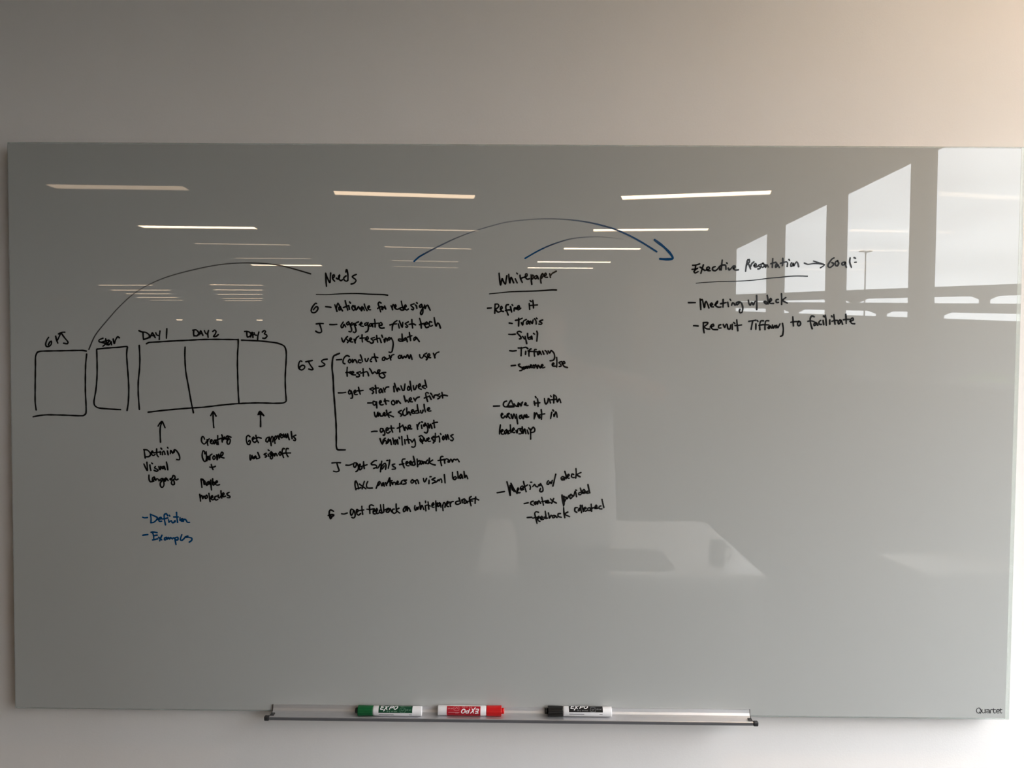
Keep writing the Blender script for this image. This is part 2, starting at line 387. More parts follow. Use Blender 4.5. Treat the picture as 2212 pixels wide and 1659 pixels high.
# ------------------------------------------------------------------ glass whiteboard
BW, BH = 0.94, 0.5335
wb = thing('glass_whiteboard', 'large grey glass whiteboard covered in black and blue handwriting, hung on the wall', 'whiteboard', (0, 0.006, ZB))
RIM = 0.008
f = nb(); box(f, -BW + 0.0018, BW - RIM, 0, 0.0058, ZB - BH + 0.003, ZB + BH - 0.003)
obj('glass_panel', f, M_board, wb)
f = nb()
for (x0, x1, z0, z1) in ((-BW, -BW + 0.0018, -BH, BH), (BW - RIM, BW, -BH, BH), (-BW + 0.0018, BW - RIM, BH - 0.003, BH), (-BW + 0.0018, BW - RIM, -BH, -BH + 0.003)):
    box(f, x0, x1, 0, 0.0058, ZB + z0, ZB + z1, 0.0008, 1)

rim = obj('glass_rim', f, M_rim, wb); rim['label'] = 'clear unpainted glass edge'
f = nb(); box(f, -BW + 0.03, BW - 0.03, 0.0058, 0.0075, ZB - BH + 0.03, ZB + BH - 0.03)
obj('steel_backing', f, M_whiteplastic, wb)
for sx in (-1, 1):
    for sz in (-1, 1):
        f = nb(); box(f, sx * 0.75 - 0.04, sx * 0.75 + 0.04, 0.0075, WALL_Y, ZB + sz * 0.4 - 0.02, ZB + sz * 0.4 + 0.02)
        obj('mounting_bracket', f, M_steel, wb)

INK = [
('drawn_box', 'black', 1, 'tall rounded box under the initials at the left end',
 '''-8917,358 -8934,508 -8930,806 -8920,1199 -8915,1355 -8882,1434 -8811,1458 -8449,1468 -8039,1479 -7961,1467
-7954,1409 -7975,1205 -7985,735 -7975,421 -7982,295 -8037,255 -8305,261 -8700,266 -8858,252 -8977,227'''),
('handwriting', 'black', 1, 'initials above the leftmost box',
 '''-8666,1717 -8698,1670 -8723,1591 -8708,1548 -8665,1548 -8621,1584 -8612,1647 -8644,1631 -8671,1579
-8532,1741 -8517,1671 -8494,1612
-8497,1671 -8445,1778
-8477,1784 -8413,1813 -8358,1816
-8426,1800 -8370,1719 -8302,1634 -8313,1602 -8384,1610'''),
('handwriting', 'black', 1, 'name above the second box',
 '''-7644,1709 -7715,1677 -7720,1645 -7660,1630 -7598,1607 -7645,1560
-7594,1696 -7585,1646 -7570,1584
-7660,1638 -7597,1659 -7534,1675
-7518,1663 -7553,1623 -7543,1581 -7503,1624 -7490,1655 -7485,1588
-7452,1694 -7432,1608 -7408,1679 -7368,1739 -7337,1719'''),
('drawn_box', 'black', 1, 'second narrow open box',
 '''-7756,1504 -7583,1525 -7347,1542 -7189,1555 -7196,1493 -7202,1399 -7192,1211 -7176,976 -7168,741 -7180,506 -7203,361
-7764,1497 -7759,1207 -7765,972 -7788,736 -7824,532 -7814,453 -7752,407 -7594,389 -7326,374'''),
('handwriting', 'black', 1, 'heading over the first day cell',
 '''-6967,1854 -6912,1831 -6841,1823 -6776,1777 -6779,1730 -6882,1690
-6892,1820 -6889,1761 -6882,1690
-6764,1723 -6716,1817 -6688,1762 -6662,1728
-6740,1762 -6677,1770
-6653,1817 -6634,1778 -6606,1766
-6574,1849 -6583,1778 -6588,1693
-6444,1896 -6449,1811 -6453,1717'''),
('drawn_box', 'black', 1, 'three-cell day timeline box',
 '''-6964,1580 -6955,1338 -6962,1150 -6988,899 -6990,664 -6972,381
-6105,1555 -6110,1376 -6093,1094 -6047,828 -5994,515 -5956,327
-6827,1613 -6780,1636 -6560,1651 -6246,1672 -5932,1689 -5733,1699 -5461,1702 -5115,1700
-6807,331 -6570,361 -6334,386 -5971,418 -5764,433 -5515,464 -5153,502 -4760,520 -4430,516 -4273,523 -4218,552 -4214,588 -4226,764 -4231,983 -4222,1170 -4212,1350 -4213,1491 -4247,1584 -4365,1638 -4552,1665 -4772,1682 -5046,1691
-5107,1704 -5111,1570 -5121,1445 -5125,1226 -5120,992 -5111,694 -5100,522'''),
('drawn_arrow', 'black', 1, 'arrow pointing up under the first day cell',
 '''-6579,-229 -6586,-40 -6577,70 -6548,149
-6623,70 -6588,125 -6548,157 -6517,102 -6491,42'''),
('handwriting', 'black', 1, 'heading over the second day cell',
 '''-5940,1865 -5944,1806 -5937,1762
-5958,1871 -5899,1877 -5858,1842 -5847,1807 -5882,1766 -5935,1769
-5841,1786 -5811,1863 -5791,1825 -5770,1778
-5829,1805 -5784,1810
-5740,1864 -5723,1820 -5697,1802
-5664,1867 -5678,1808 -5671,1740
-5584,1850 -5549,1873 -5523,1847 -5541,1797 -5573,1756 -5523,1757 -5482,1792'''),
('handwriting', 'black', 1, 'heading over the third day cell',
 '''-4947,1854 -4947,1813 -4942,1761
-4988,1854 -4935,1854 -4882,1831 -4865,1796 -4895,1761 -4936,1749
-4877,1755 -4847,1843 -4832,1744
-4871,1788 -4824,1793
-4812,1832 -4795,1791 -4765,1785
-4721,1844 -4738,1780 -4745,1707
-4656,1845 -4620,1874 -4595,1851 -4621,1813 -4583,1798 -4569,1767 -4607,1728 -4648,1731'''),
('drawn_arrow', 'black', 1, 'arrow pointing up under the second day cell',
 '''-5588,353 -5586,223 -5580,94 -5574,53
-5632,276 -5604,327 -5588,353 -5561,320 -5531,269'''),
('drawn_arrow', 'black', 1, 'arrow pointing up under the third day cell',
 '''-4706,354 -4696,289 -4694,172 -4695,77
-4741,301 -4727,342 -4705,366 -4673,334 -4635,284
-4739,303 -4694,311 -4637,286
-4723,325 -4682,323'''),
('handwriting', 'black', 1, 'words under the first arrow, top line',
 '''-6889,-376 -6881,-451 -6870,-532
-6894,-376 -6833,-380 -6786,-422 -6769,-469 -6800,-503 -6853,-508
-6757,-445 -6724,-420 -6733,-398 -6755,-422 -6743,-469 -6710,-483 -6682,-459
-6653,-359 -6653,-421 -6644,-478 -6621,-506
-6712,-433 -6634,-421 -6573,-420
-6587,-406 -6582,-463
-6572,-345 -6558,-361
-6545,-467 -6541,-420 -6520,-396 -6502,-429 -6496,-462
-6452,-396 -6436,-466
-6449,-327 -6439,-342
-6396,-445 -6388,-383 -6367,-414 -6348,-439 -6333,-399 -6320,-369
-6343,-430 -6322,-418 -6307,-369 -6265,-408 -6232,-465 -6218,-521 -6228,-559 -6275,-555'''),
('handwriting', 'black', 1, 'words under the first arrow, middle line',
 '''-6896,-645 -6864,-716 -6831,-768 -6833,-688 -6839,-612
-6783,-663 -6777,-715 -6765,-767
-6749,-625 -6732,-639
-6679,-691 -6698,-717 -6656,-738 -6627,-760 -6656,-781 -6703,-762
-6613,-690 -6604,-744 -6587,-750 -6578,-690
-6513,-685 -6549,-696 -6553,-728 -6530,-730 -6513,-692 -6495,-746
-6470,-604 -6456,-675 -6445,-751'''),
('handwriting', 'black', 1, 'words under the first arrow, bottom line',
 '''-6803,-853 -6801,-924 -6781,-976 -6743,-976 -6707,-966
-6704,-887 -6735,-907 -6737,-960 -6706,-933 -6699,-895 -6676,-953 -6657,-919 -6631,-927 -6612,-962
-6560,-915 -6598,-940 -6566,-965 -6543,-914 -6525,-979 -6520,-1036 -6544,-1079 -6573,-1079 -6590,-1036 -6584,-989 -6563,-970
-6515,-924 -6504,-969 -6469,-914 -6488,-904 -6504,-941
-6466,-914 -6441,-954
-6390,-913 -6411,-923 -6392,-944 -6361,-894 -6344,-856 -6313,-873 -6316,-918 -6362,-949 -6381,-996 -6364,-1029 -6326,-1024 -6326,-977 -6346,-935
-6321,-912 -6288,-939 -6254,-924'''),
('handwriting', 'black', 1, 'words under the second arrow, first line',
 '''-5748,-168 -5767,-128 -5792,-119 -5809,-168 -5800,-225 -5763,-259 -5732,-245 -5718,-219
-5701,-177 -5698,-233 -5687,-285
-5692,-214 -5680,-175 -5660,-162
-5644,-214 -5606,-201 -5616,-171 -5639,-195 -5632,-242 -5602,-251 -5581,-223
-5552,-180 -5577,-206 -5572,-256 -5549,-237 -5540,-187 -5515,-265
-5502,-101 -5501,-184 -5492,-265
-5521,-182 -5469,-161 -5424,-144
-5422,-154 -5417,-217
-5426,-85 -5408,-127 -5394,-179 -5374,-119 -5360,-164
-5335,-169 -5341,-119 -5318,-103 -5303,-136 -5327,-169
-5318,-103 -5280,-117 -5252,-128
-5323,-185 -5280,-156 -5265,-192 -5285,-254 -5317,-255 -5328,-213 -5313,-178'''),
('handwriting', 'black', 1, 'words under the second arrow, second line',
 '''-5745,-442 -5754,-399 -5778,-385 -5795,-442 -5791,-518 -5755,-588 -5731,-582 -5720,-541
-5721,-404 -5715,-489 -5708,-579 -5698,-508 -5681,-484 -5672,-550
-5651,-554 -5650,-479 -5612,-448
-5575,-480 -5597,-507 -5585,-549 -5556,-533 -5554,-495 -5575,-480
-5527,-459 -5514,-558 -5507,-487 -5485,-447 -5473,-525 -5454,-468
-5454,-498 -5409,-458 -5404,-420 -5431,-411 -5447,-458 -5433,-505 -5386,-519'''),
('handwriting', 'black', 1, 'plus sign under the second arrow',
 '''-5626,-641 -5614,-687 -5595,-737
-5654,-692 -5614,-701 -5549,-677'''),
('handwriting', 'black', 1, 'words under the second arrow, fourth line',
 '''-5821,-925 -5812,-1001 -5805,-1075
-5821,-920 -5781,-925 -5769,-982 -5762,-1024
-5793,-934 -5748,-961 -5739,-1015 -5710,-1038
-5670,-964 -5705,-983 -5708,-1027 -5677,-1009 -5666,-969 -5652,-1019
-5639,-938 -5633,-1028 -5624,-1125
-5601,-914 -5601,-1018 -5585,-1037 -5559,-999 -5576,-972 -5597,-997
-5549,-999 -5511,-970 -5521,-948 -5547,-972 -5547,-1018 -5512,-1032 -5474,-1022'''),
('handwriting', 'black', 1, 'words under the second arrow, last line',
 '''-5847,-1209 -5837,-1280 -5832,-1337
-5835,-1270 -5818,-1228 -5797,-1244 -5790,-1294 -5768,-1237 -5750,-1258 -5740,-1284
-5721,-1224 -5743,-1253 -5731,-1287 -5704,-1267 -5707,-1233 -5721,-1224
-5673,-1188 -5664,-1269 -5651,-1343
-5636,-1278 -5603,-1259 -5607,-1230 -5630,-1242 -5634,-1288 -5608,-1311 -5577,-1299
-5527,-1239 -5558,-1251 -5566,-1287 -5541,-1313 -5506,-1301
-5498,-1222 -5496,-1260 -5475,-1275 -5451,-1239
-5446,-1139 -5441,-1210 -5431,-1276
-5427,-1231 -5385,-1202 -5399,-1174 -5422,-1202 -5411,-1248 -5359,-1238
-5290,-1166 -5334,-1190 -5321,-1218 -5276,-1242 -5281,-1266 -5328,-1266'''),
('handwriting', 'blue', 1, 'blue list line at the lower left, first',
 '''-6929,-1651 -6891,-1662 -6838,-1656
-6781,-1594 -6769,-1678 -6773,-1754
-6781,-1594 -6701,-1628 -6649,-1658 -6663,-1696 -6720,-1746 -6773,-1754
-6644,-1688 -6568,-1676 -6585,-1648 -6623,-1677 -6614,-1724 -6568,-1722
-6454,-1618 -6482,-1580 -6518,-1600 -6519,-1676 -6507,-1742 -6498,-1790
-6559,-1681 -6511,-1676 -6454,-1661
-6440,-1694 -6431,-1742
-6425,-1608 -6414,-1625
-6417,-1727 -6386,-1713 -6369,-1751 -6348,-1748
-6339,-1748 -6317,-1704 -6312,-1733
-6287,-1555 -6281,-1645 -6268,-1742
-6340,-1641 -6255,-1640
-6221,-1654 -6225,-1704
-6186,-1673 -6206,-1709 -6179,-1720 -6167,-1675 -6186,-1671
-6158,-1720 -6149,-1684 -6114,-1691 -6084,-1738 -6042,-1740'''),
('handwriting', 'blue', 1, 'blue list line at the lower left, second',
 '''-6927,-1994 -6884,-1986 -6832,-1979
-6770,-1935 -6722,-1930 -6656,-1941
-6746,-1930 -6724,-2001 -6720,-2068
-6727,-2001 -6656,-1989
-6744,-2080 -6695,-2070 -6647,-2058
-6628,-2029 -6599,-2053 -6571,-2076
-6566,-1990 -6588,-2038 -6609,-2096
-6476,-2030 -6512,-2038 -6522,-2076 -6495,-2076 -6474,-2039 -6462,-2066 -6442,-2029 -6421,-2063 -6404,-2029 -6370,-2060
-6354,-2038 -6324,-2047 -6313,-2102 -6301,-2164
-6322,-2038 -6267,-2026 -6265,-2072 -6313,-2074
-6190,-1977 -6208,-2025 -6218,-2073 -6189,-2082 -6145,-2046
-6077,-2000 -6134,-2025 -6058,-2024 -6001,-2042 -6005,-2081 -6049,-2114'''),
('handwriting', 'black', 1, 'words under the third arrow, top line',
 '''-4897,-113 -4928,-91 -4957,-114 -4963,-180 -4940,-255 -4904,-257 -4888,-200 -4910,-180 -4923,-208
-4845,-167 -4812,-143 -4830,-119 -4853,-148 -4840,-198 -4803,-221 -4768,-188
-4784,-89 -4770,-160 -4737,-225
-4784,-150 -4742,-128 -4685,-140
-4553,-120 -4589,-149 -4594,-201 -4567,-210 -4543,-167 -4534,-112 -4525,-195
-4513,-157 -4504,-214 -4497,-278
-4510,-172 -4482,-102 -4458,-129 -4468,-206
-4438,-129 -4432,-185 -4425,-237
-4438,-138 -4411,-96 -4392,-128 -4425,-176
-4373,-90 -4359,-123 -4347,-156
-4350,-123 -4336,-62 -4315,-54
-4298,-71 -4320,-99 -4302,-132 -4274,-108 -4291,-73
-4265,-58 -4251,-118 -4227,-61
-4211,-89 -4226,-117 -4204,-127 -4189,-48 -4175,-108 -4157,-164
-4119,-13 -4114,-69 -4104,-145
-4034,-78 -4079,-102 -4062,-125 -4039,-154 -4048,-182 -4076,-173'''),
('handwriting', 'black', 1, 'words under the third arrow, bottom line',
 '''-4894,-458 -4898,-510 -4890,-557 -4866,-505 -4861,-465 -4849,-510 -4837,-533 -4818,-483 -4813,-528 -4795,-473 -4771,-528
-4750,-410 -4729,-462 -4715,-509 -4769,-528
-4591,-423 -4637,-447 -4601,-460 -4577,-481 -4609,-495
-4554,-441 -4543,-479
-4553,-361 -4535,-373
-4497,-393 -4523,-431 -4497,-450 -4478,-405 -4469,-478 -4483,-526 -4510,-521 -4509,-481 -4478,-450
-4448,-431 -4435,-478 -4420,-423 -4398,-440 -4384,-468
-4332,-394 -4354,-430 -4332,-461 -4308,-430 -4330,-394
-4247,-335 -4275,-330 -4292,-392 -4283,-448 -4266,-500
-4176,-334 -4207,-330 -4221,-391 -4203,-448 -4181,-483
-4299,-430 -4242,-417 -4134,-414'''),
('handwriting', 'black', 1, 'heading of the middle list',
 '''-3473,2946 -3468,2839 -3457,2704
-3470,2941 -3436,2849 -3394,2773 -3384,2858 -3378,2947
-3339,2863 -3309,2877 -3314,2917 -3339,2905 -3339,2840 -3305,2798
-3272,2854 -3242,2836 -3216,2870 -3208,2918 -3230,2896 -3223,2841 -3188,2808 -3160,2827
-3094,2897 -3134,2860 -3120,2813 -3075,2800 -3057,2825
-3096,2967 -3089,3014 -3075,3009 -3058,2916 -3057,2814
-2902,2926 -2975,2884 -2916,2833 -2907,2805 -2944,2763 -2996,2749'''),
('underline', 'black', 0.75, 'line under the middle list heading',
 '''-3647,2552 -3459,2549 -3178,2566 -2897,2573 -2617,2561 -2392,2556 -2317,2545'''),
('handwriting', 'black', 1, 'first entry of the middle list',
 '''-3642,2382 -3664,2386 -3720,2316 -3743,2250 -3722,2213 -3666,2218 -3621,2270 -3619,2315 -3654,2321 -3703,2264
-3473,2324 -3422,2320 -3375,2313
-3302,2360 -3281,2300 -3261,2239
-3277,2295 -3255,2370 -3242,2393 -3206,2328 -3159,2249
-3197,2328 -3228,2310 -3223,2265 -3202,2265 -3195,2319
-3108,2436 -3085,2348 -3061,2266
-3141,2310 -3094,2329 -3047,2348
-3042,2348 -3028,2278
-3026,2414 -3010,2395
-2963,2349 -2984,2311 -2953,2257 -2925,2293 -2961,2347
-2927,2349 -2907,2265 -2883,2293 -2860,2329 -2836,2284
-2792,2331 -2820,2294 -2803,2252 -2785,2308 -2775,2320 -2752,2262
-2752,2378 -2733,2313 -2700,2257
-2686,2302 -2654,2323 -2663,2346 -2685,2327 -2672,2278 -2635,2272
-2439,2399 -2474,2417 -2493,2380 -2466,2305 -2448,2236
-2504,2296 -2466,2324 -2429,2332 -2359,2301
-2418,2322 -2427,2280 -2410,2273 -2399,2313
-2373,2343 -2352,2289'''),
('handwriting', 'black', 1, 'second entry of the middle list, first line',
 '''-3647,2003 -3581,2012 -3516,2009
-3589,2009 -3563,1934 -3549,1859 -3582,1840 -3629,1849 -3657,1868
-3394,1993 -3328,1992 -3263,1997
-3145,2040 -3186,1974 -3176,1937 -3150,1946 -3131,2000 -3099,1951
-3045,2048 -3083,2017 -3066,1989 -3030,2012
-3045,2048 -3009,1975 -2986,1891 -3009,1858 -3038,1867
-2981,2029 -3003,2003 -2981,1983 -2955,2013 -2918,1938 -2906,1873 -2934,1845 -2958,1859
-2944,2018 -2902,1983
-2914,1980 -2911,2022 -2860,2046
-2845,1995 -2794,2014 -2808,2040 -2830,2014 -2820,1976 -2770,1963
-2710,2033 -2745,2010 -2736,1982 -2700,1996 -2681,2032
-2691,2005 -2674,1940 -2691,1875 -2728,1856
-2614,2015 -2644,2013 -2661,1970 -2625,1970 -2609,2013 -2592,1955
-2560,2095 -2550,2025 -2550,1955
-2607,2013 -2541,2020 -2485,2025
-2475,1983 -2419,1993 -2438,2038 -2473,2014 -2473,1960 -2438,1932 -2382,1937
-2142,2074 -2196,2037 -2224,1981 -2231,1896
-2273,1994 -2217,2009 -2151,2014
-2119,2014 -2100,1939
-2100,2070 -2072,2010 -2043,1952 -2034,2042
-1931,2053 -1990,2019 -1964,1996 -1941,1973 -1955,1952 -1978,1959
-1866,2095 -1861,2020 -1850,1941
-1917,2006 -1842,2016 -1796,1997
-1721,2119 -1697,2040 -1688,1939
-1721,2003 -1655,2022 -1613,2031
-1635,2001 -1571,2022 -1590,2053 -1625,2013 -1599,1949 -1552,1962
-1496,2051 -1532,2060 -1543,2004 -1515,1973 -1482,1990
-1450,2135 -1435,2051 -1412,1974 -1386,2038 -1356,2014 -1332,1942'''),
('handwriting', 'black', 1, 'last word of the first middle entry',
 '''-2255,2349 -2236,2316 -2225,2276
-2236,2316 -2213,2372
-2192,2315 -2161,2335 -2171,2371 -2190,2345 -2171,2298 -2133,2284 -2086,2308 -2040,2322
-2044,2319 -2077,2313 -2082,2285 -2049,2269 -2018,2276
-2063,2434 -2045,2355 -2016,2276
-2007,2325 -1970,2337 -1984,2372 -2002,2346 -1991,2290 -1960,2273 -1932,2290
-1825,2389 -1888,2365 -1862,2337 -1834,2310 -1843,2277 -1871,2286
-1801,2366 -1783,2352 -1773,2305
-1778,2412 -1766,2399
-1689,2383 -1725,2348 -1712,2320 -1675,2348 -1687,2383
-1675,2348 -1658,2292 -1665,2218 -1689,2189 -1705,2213 -1684,2273 -1628,2346
-1628,2365 -1619,2297 -1600,2347 -1572,2365 -1549,2321 -1525,2272'''),
('handwriting', 'black', 1, 'second entry of the middle list, second line',
 '''-3174,1745 -3155,1684 -3136,1668 -3108,1722 -3084,1760
-3064,1772 -3097,1741 -3073,1713 -3047,1685 -3066,1659
-3028,1695 -2986,1721 -3005,1749 -3026,1721 -3007,1676 -2967,1672
-2944,1723 -2920,1655
-2925,1686 -2897,1750 -2855,1783
-2793,1804 -2793,1743 -2786,1673
-2830,1743 -2760,1748 -2713,1748
-2732,1715 -2676,1735 -2694,1775 -2721,1744 -2694,1689 -2657,1679
-2563,1759 -2627,1735 -2591,1707 -2582,1672 -2614,1648 -2636,1660
-2521,1792 -2516,1726 -2500,1670
-2563,1717 -2497,1740 -2465,1745 -2451,1708 -2435,1666
-2425,1800 -2411,1763
-2385,1725 -2371,1667 -2359,1748 -2336,1737 -2324,1695
-2287,1759 -2313,1728 -2291,1709 -2254,1754
-2252,1754 -2221,1700 -2211,1635 -2221,1560 -2234,1499 -2263,1480 -2289,1489
-2062,1729 -2111,1732 -2116,1710 -2085,1692 -2036,1697
-2048,1828 -2043,1758 -2033,1692
-1977,1756 -2008,1739 -2008,1706 -1979,1721 -1968,1752 -1949,1684
-1912,1857 -1898,1777 -1888,1707
-1945,1768 -1865,1796
-1795,1772 -1826,1750 -1826,1708 -1795,1731 -1785,1767 -1757,1732 -1724,1687'''),
('handwriting', 'black', 1, 'initials left of the tall bracket',
 '''-3920,1303 -3942,1315 -3970,1279 -3980,1213 -3968,1166 -3921,1143 -3871,1176 -3866,1214 -3902,1231 -3942,1213 -3966,1176
-3845,1297 -3789,1308 -3723,1321
-3796,1306 -3770,1252 -3709,1159 -3733,1147 -3789,1161
-3446,1348 -3514,1337 -3552,1310 -3526,1282 -3488,1254 -3500,1231 -3554,1212 -3596,1214'''),
('drawn_bracket', 'black', 1.1, 'tall bracket left of the middle list',
 '''-3216,1458 -3272,1434 -3319,1410 -3338,1368 -3349,1283 -3352,1171 -3338,1049 -3329,908 -3324,768 -3310,580 -3296,392 -3282,204 -3277,100 -3275,-103 -3275,-220 -3275,-277 -3254,-341 -3178,-348 -3108,-347'''),
('handwriting', 'black', 1, 'third entry of the middle list, first line',
 '''-3272,1337 -3225,1340 -3178,1345
-3033,1401 -3073,1419 -3120,1388 -3148,1322 -3144,1276 -3113,1264
-3026,1349 -3050,1314 -3028,1281 -2997,1314 -3023,1349
-2976,1347 -2967,1286 -2946,1333 -2917,1338 -2887,1284
-2822,1334 -2857,1337 -2857,1292 -2812,1287
-2824,1431 -2803,1381 -2786,1308
-2737,1361 -2726,1316 -2699,1312 -2676,1368
-2615,1362 -2641,1335 -2637,1312 -2615,1309
-2564,1456 -2549,1383 -2526,1315
-2606,1387 -2549,1395 -2498,1383
-2376,1396 -2412,1375 -2407,1334 -2376,1335 -2360,1382 -2334,1356 -2298,1373
-2282,1425 -2270,1385 -2254,1340
-2259,1376 -2235,1430 -2198,1444
-2085,1433 -2116,1409 -2106,1372 -2071,1382 -2060,1433 -2033,1368 -2005,1415 -1977,1387 -1944,1442 -1911,1366 -1888,1442 -1860,1357
-1719,1443 -1710,1398 -1677,1380 -1640,1425
-1588,1474 -1647,1436 -1602,1408 -1574,1371 -1593,1350
-1565,1413 -1527,1430 -1541,1463 -1568,1441 -1555,1399 -1513,1390
-1462,1473 -1443,1428 -1433,1388
-1438,1424 -1410,1473 -1359,1497'''),
('handwriting', 'black', 1, 'third entry of the middle list, second line',
 '''-3070,1199 -3075,1117 -3070,1037
-3094,1101 -3037,1108 -3004,1120
-3009,1082 -2948,1099 -2962,1125 -2998,1099 -2981,1066 -2915,1057
-3037,1098 -2981,1070
-2826,1119 -2895,1095 -2849,1071 -2840,1043 -2864,1022 -2896,1024
-2774,1173 -2770,1110 -2770,1039
-2817,1090 -2756,1108 -2701,1119 -2679,1082 -2671,1045
-2652,1179 -2624,1139 -2596,1085 -2558,1119 -2521,1085
-2502,1085 -2474,1110 -2457,1152 -2491,1152 -2502,1102 -2465,1088
-2472,1074 -2408,1103 -2352,1108
-2472,1074 -2463,1037 -2417,1006 -2372,1019 -2368,1056 -2408,1092'''),
('handwriting', 'black', 1, 'fourth entry of the middle list, first line',
 '''-3235,721 -3159,722 -3098,731
-3028,773 -3049,732 -3028,697 -2995,733 -3026,773
-2995,759 -2971,676 -2976,625 -3004,622
-2943,724 -2906,738 -2920,773 -2941,752 -2928,695 -2882,693
-2859,826 -2845,762 -2826,698
-2882,762 -2830,762 -2774,770
-2586,823 -2650,796 -2605,773 -2576,740 -2600,712
-2544,866 -2534,792 -2528,719
-2581,792 -2530,814 -2483,816
-2440,805 -2471,774 -2466,727 -2435,739 -2424,791 -2405,732
-2393,817 -2365,744
-2365,784 -2342,830 -2295,839
-2201,849 -2191,750
-2187,906 -2163,833 -2130,755 -2121,822 -2088,786
-2065,860 -2032,775 -2005,780 -1990,895
-1924,851 -1945,816 -1931,778 -1900,797 -1910,842 -1927,851
-1896,947 -1882,854 -1867,766
-1835,866 -1821,793 -1797,798 -1771,871
-1736,843 -1703,862 -1713,900 -1739,873 -1730,817 -1684,799
-1624,868 -1669,853 -1655,832 -1609,811
-1619,971 -1600,893 -1586,839'''),
('handwriting', 'black', 1, 'fourth entry of the middle list, second line',
 '''-2684,535 -2651,535 -2614,537
-2539,556 -2584,569 -2584,510 -2562,493 -2529,525 -2520,556
-2520,556 -2518,492 -2515,445
-2468,537 -2430,552 -2440,580 -2461,566 -2457,516 -2426,499 -2397,507
-2365,613 -2360,568 -2341,514
-2379,573 -2332,581 -2290,574
-2214,586 -2241,560 -2231,513 -2200,506 -2177,537 -2200,582
-2151,579 -2142,530 -2120,587 -2097,561 -2073,533
-2008,672 -1994,628 -1975,559 -1956,598 -1923,555
-1909,598 -1872,603 -1881,641 -1912,617 -1898,572 -1853,563
-1829,636 -1796,579
-1796,599 -1768,637 -1722,656
-1553,729 -1581,741 -1603,724 -1590,649 -1566,572
-1628,635 -1590,652 -1548,667
-1532,676 -1501,614
-1509,725 -1489,702
-1478,677 -1449,634 -1440,686 -1403,696
-1342,715 -1391,688 -1346,668 -1337,647 -1374,625
-1300,744 -1290,689 -1285,640
-1327,675 -1262,692 -1196,681'''),
('handwriting', 'black', 1, 'fourth entry of the middle list, third line',
 '''-2562,363 -2548,294 -2529,273 -2508,313 -2496,368 -2489,287 -2463,349 -2447,295 -2407,295
-2397,312 -2360,336 -2378,359 -2397,324 -2359,296 -2331,324
-2336,402 -2322,334 -2284,270
-2252,370 -2311,334 -2265,306 -2204,280
-2059,400 -2113,368 -2078,345 -2045,312 -2068,295
-1993,428 -2029,374 -2019,317 -1983,308 -1955,336
-1956,447 -1954,384 -1941,329 -1918,382 -1885,320
-1871,368 -1829,392 -1843,420 -1869,394 -1855,349 -1814,349
-1768,397 -1813,380 -1799,354 -1749,352
-1759,510 -1749,432 -1725,359
-1697,402 -1690,357 -1666,358 -1650,408
-1632,516 -1622,443 -1606,377
-1570,413 -1528,432 -1542,460 -1569,434 -1552,393 -1505,396'''),
('handwriting', 'black', 1, 'fourth entry of the middle list, fourth line',
 '''-2615,-3 -2566,5 -2511,7
-2397,53 -2442,62 -2451,12 -2434,-14 -2397,20
-2416,58 -2378,13 -2364,-44 -2382,-70 -2396,-63
-2345,30 -2303,35 -2312,73 -2338,65 -2338,-6 -2307,-27 -2265,2
-2248,111 -2241,52 -2218,-8
-2293,65 -2237,69 -2194,68
-2088,154 -2088,72 -2084,-2
-2133,67 -2086,84 -2044,112
-2030,127 -2011,72 -1992,23 -1981,94 -1936,42
-1926,80 -1884,86 -1894,128 -1925,115 -1920,65 -1861,57
-1767,138 -1751,53
-1753,93 -1739,138 -1711,176
-1682,130 -1670,67
-1678,187 -1662,185
-1612,158 -1638,132 -1633,104 -1598,141
-1612,168 -1569,95 -1560,29 -1583,-17 -1625,-5
-1558,159 -1546,114 -1532,73 -1516,150 -1494,114 -1483,69
-1449,221 -1443,152 -1433,84
-1476,161 -1429,179 -1382,184'''),
('handwriting', 'black', 1, 'fourth entry of the middle list, fifth line',
 '''-2453,-131 -2434,-195 -2410,-235 -2387,-187
-2359,-121 -2394,-157 -2404,-195
-2396,-195 -2359,-161 -2338,-187 -2338,-225
-2298,-139 -2310,-175 -2328,-224 -2297,-194 -2263,-146 -2253,-184 -2242,-239
-2216,-120 -2199,-184 -2194,-229
-2194,-202 -2170,-152 -2152,-183 -2166,-238
-2131,-145 -2119,-228
-2100,-103 -2089,-126
-2048,-90 -2042,-163 -2034,-246
-1994,-144 -1984,-227
-1945,-66 -1931,-144 -1912,-212
-1959,-149 -1916,-141 -1883,-151 -1855,-193
-1813,-135 -1855,-193
-1813,-135 -1794,-199 -1796,-265 -1827,-287 -1860,-280
-1719,-83 -1682,-68 -1644,-104 -1648,-170 -1681,-187 -1703,-161 -1698,-115
-1677,-144 -1658,-215
-1630,-115 -1615,-160 -1592,-177 -1578,-124
-1568,-152 -1536,-124 -1545,-105 -1567,-141 -1545,-176 -1512,-171
-1446,-76 -1491,-112 -1465,-140 -1441,-177 -1458,-204
-1418,-24 -1418,-92 -1427,-173
-1465,-102 -1399,-92 -1357,-80
-1357,-75 -1338,-120 -1338,-184
-1324,-26 -1315,-42
-1268,-74 -1285,-110 -1268,-146 -1246,-100 -1266,-74
-1230,-50 -1211,-141 -1191,-45 -1164,-131
-1089,-45 -1134,-67 -1099,-99 -1082,-127 -1103,-159 -1131,-147'''),
('handwriting', 'black', 1, 'fifth entry of the middle list, first line',
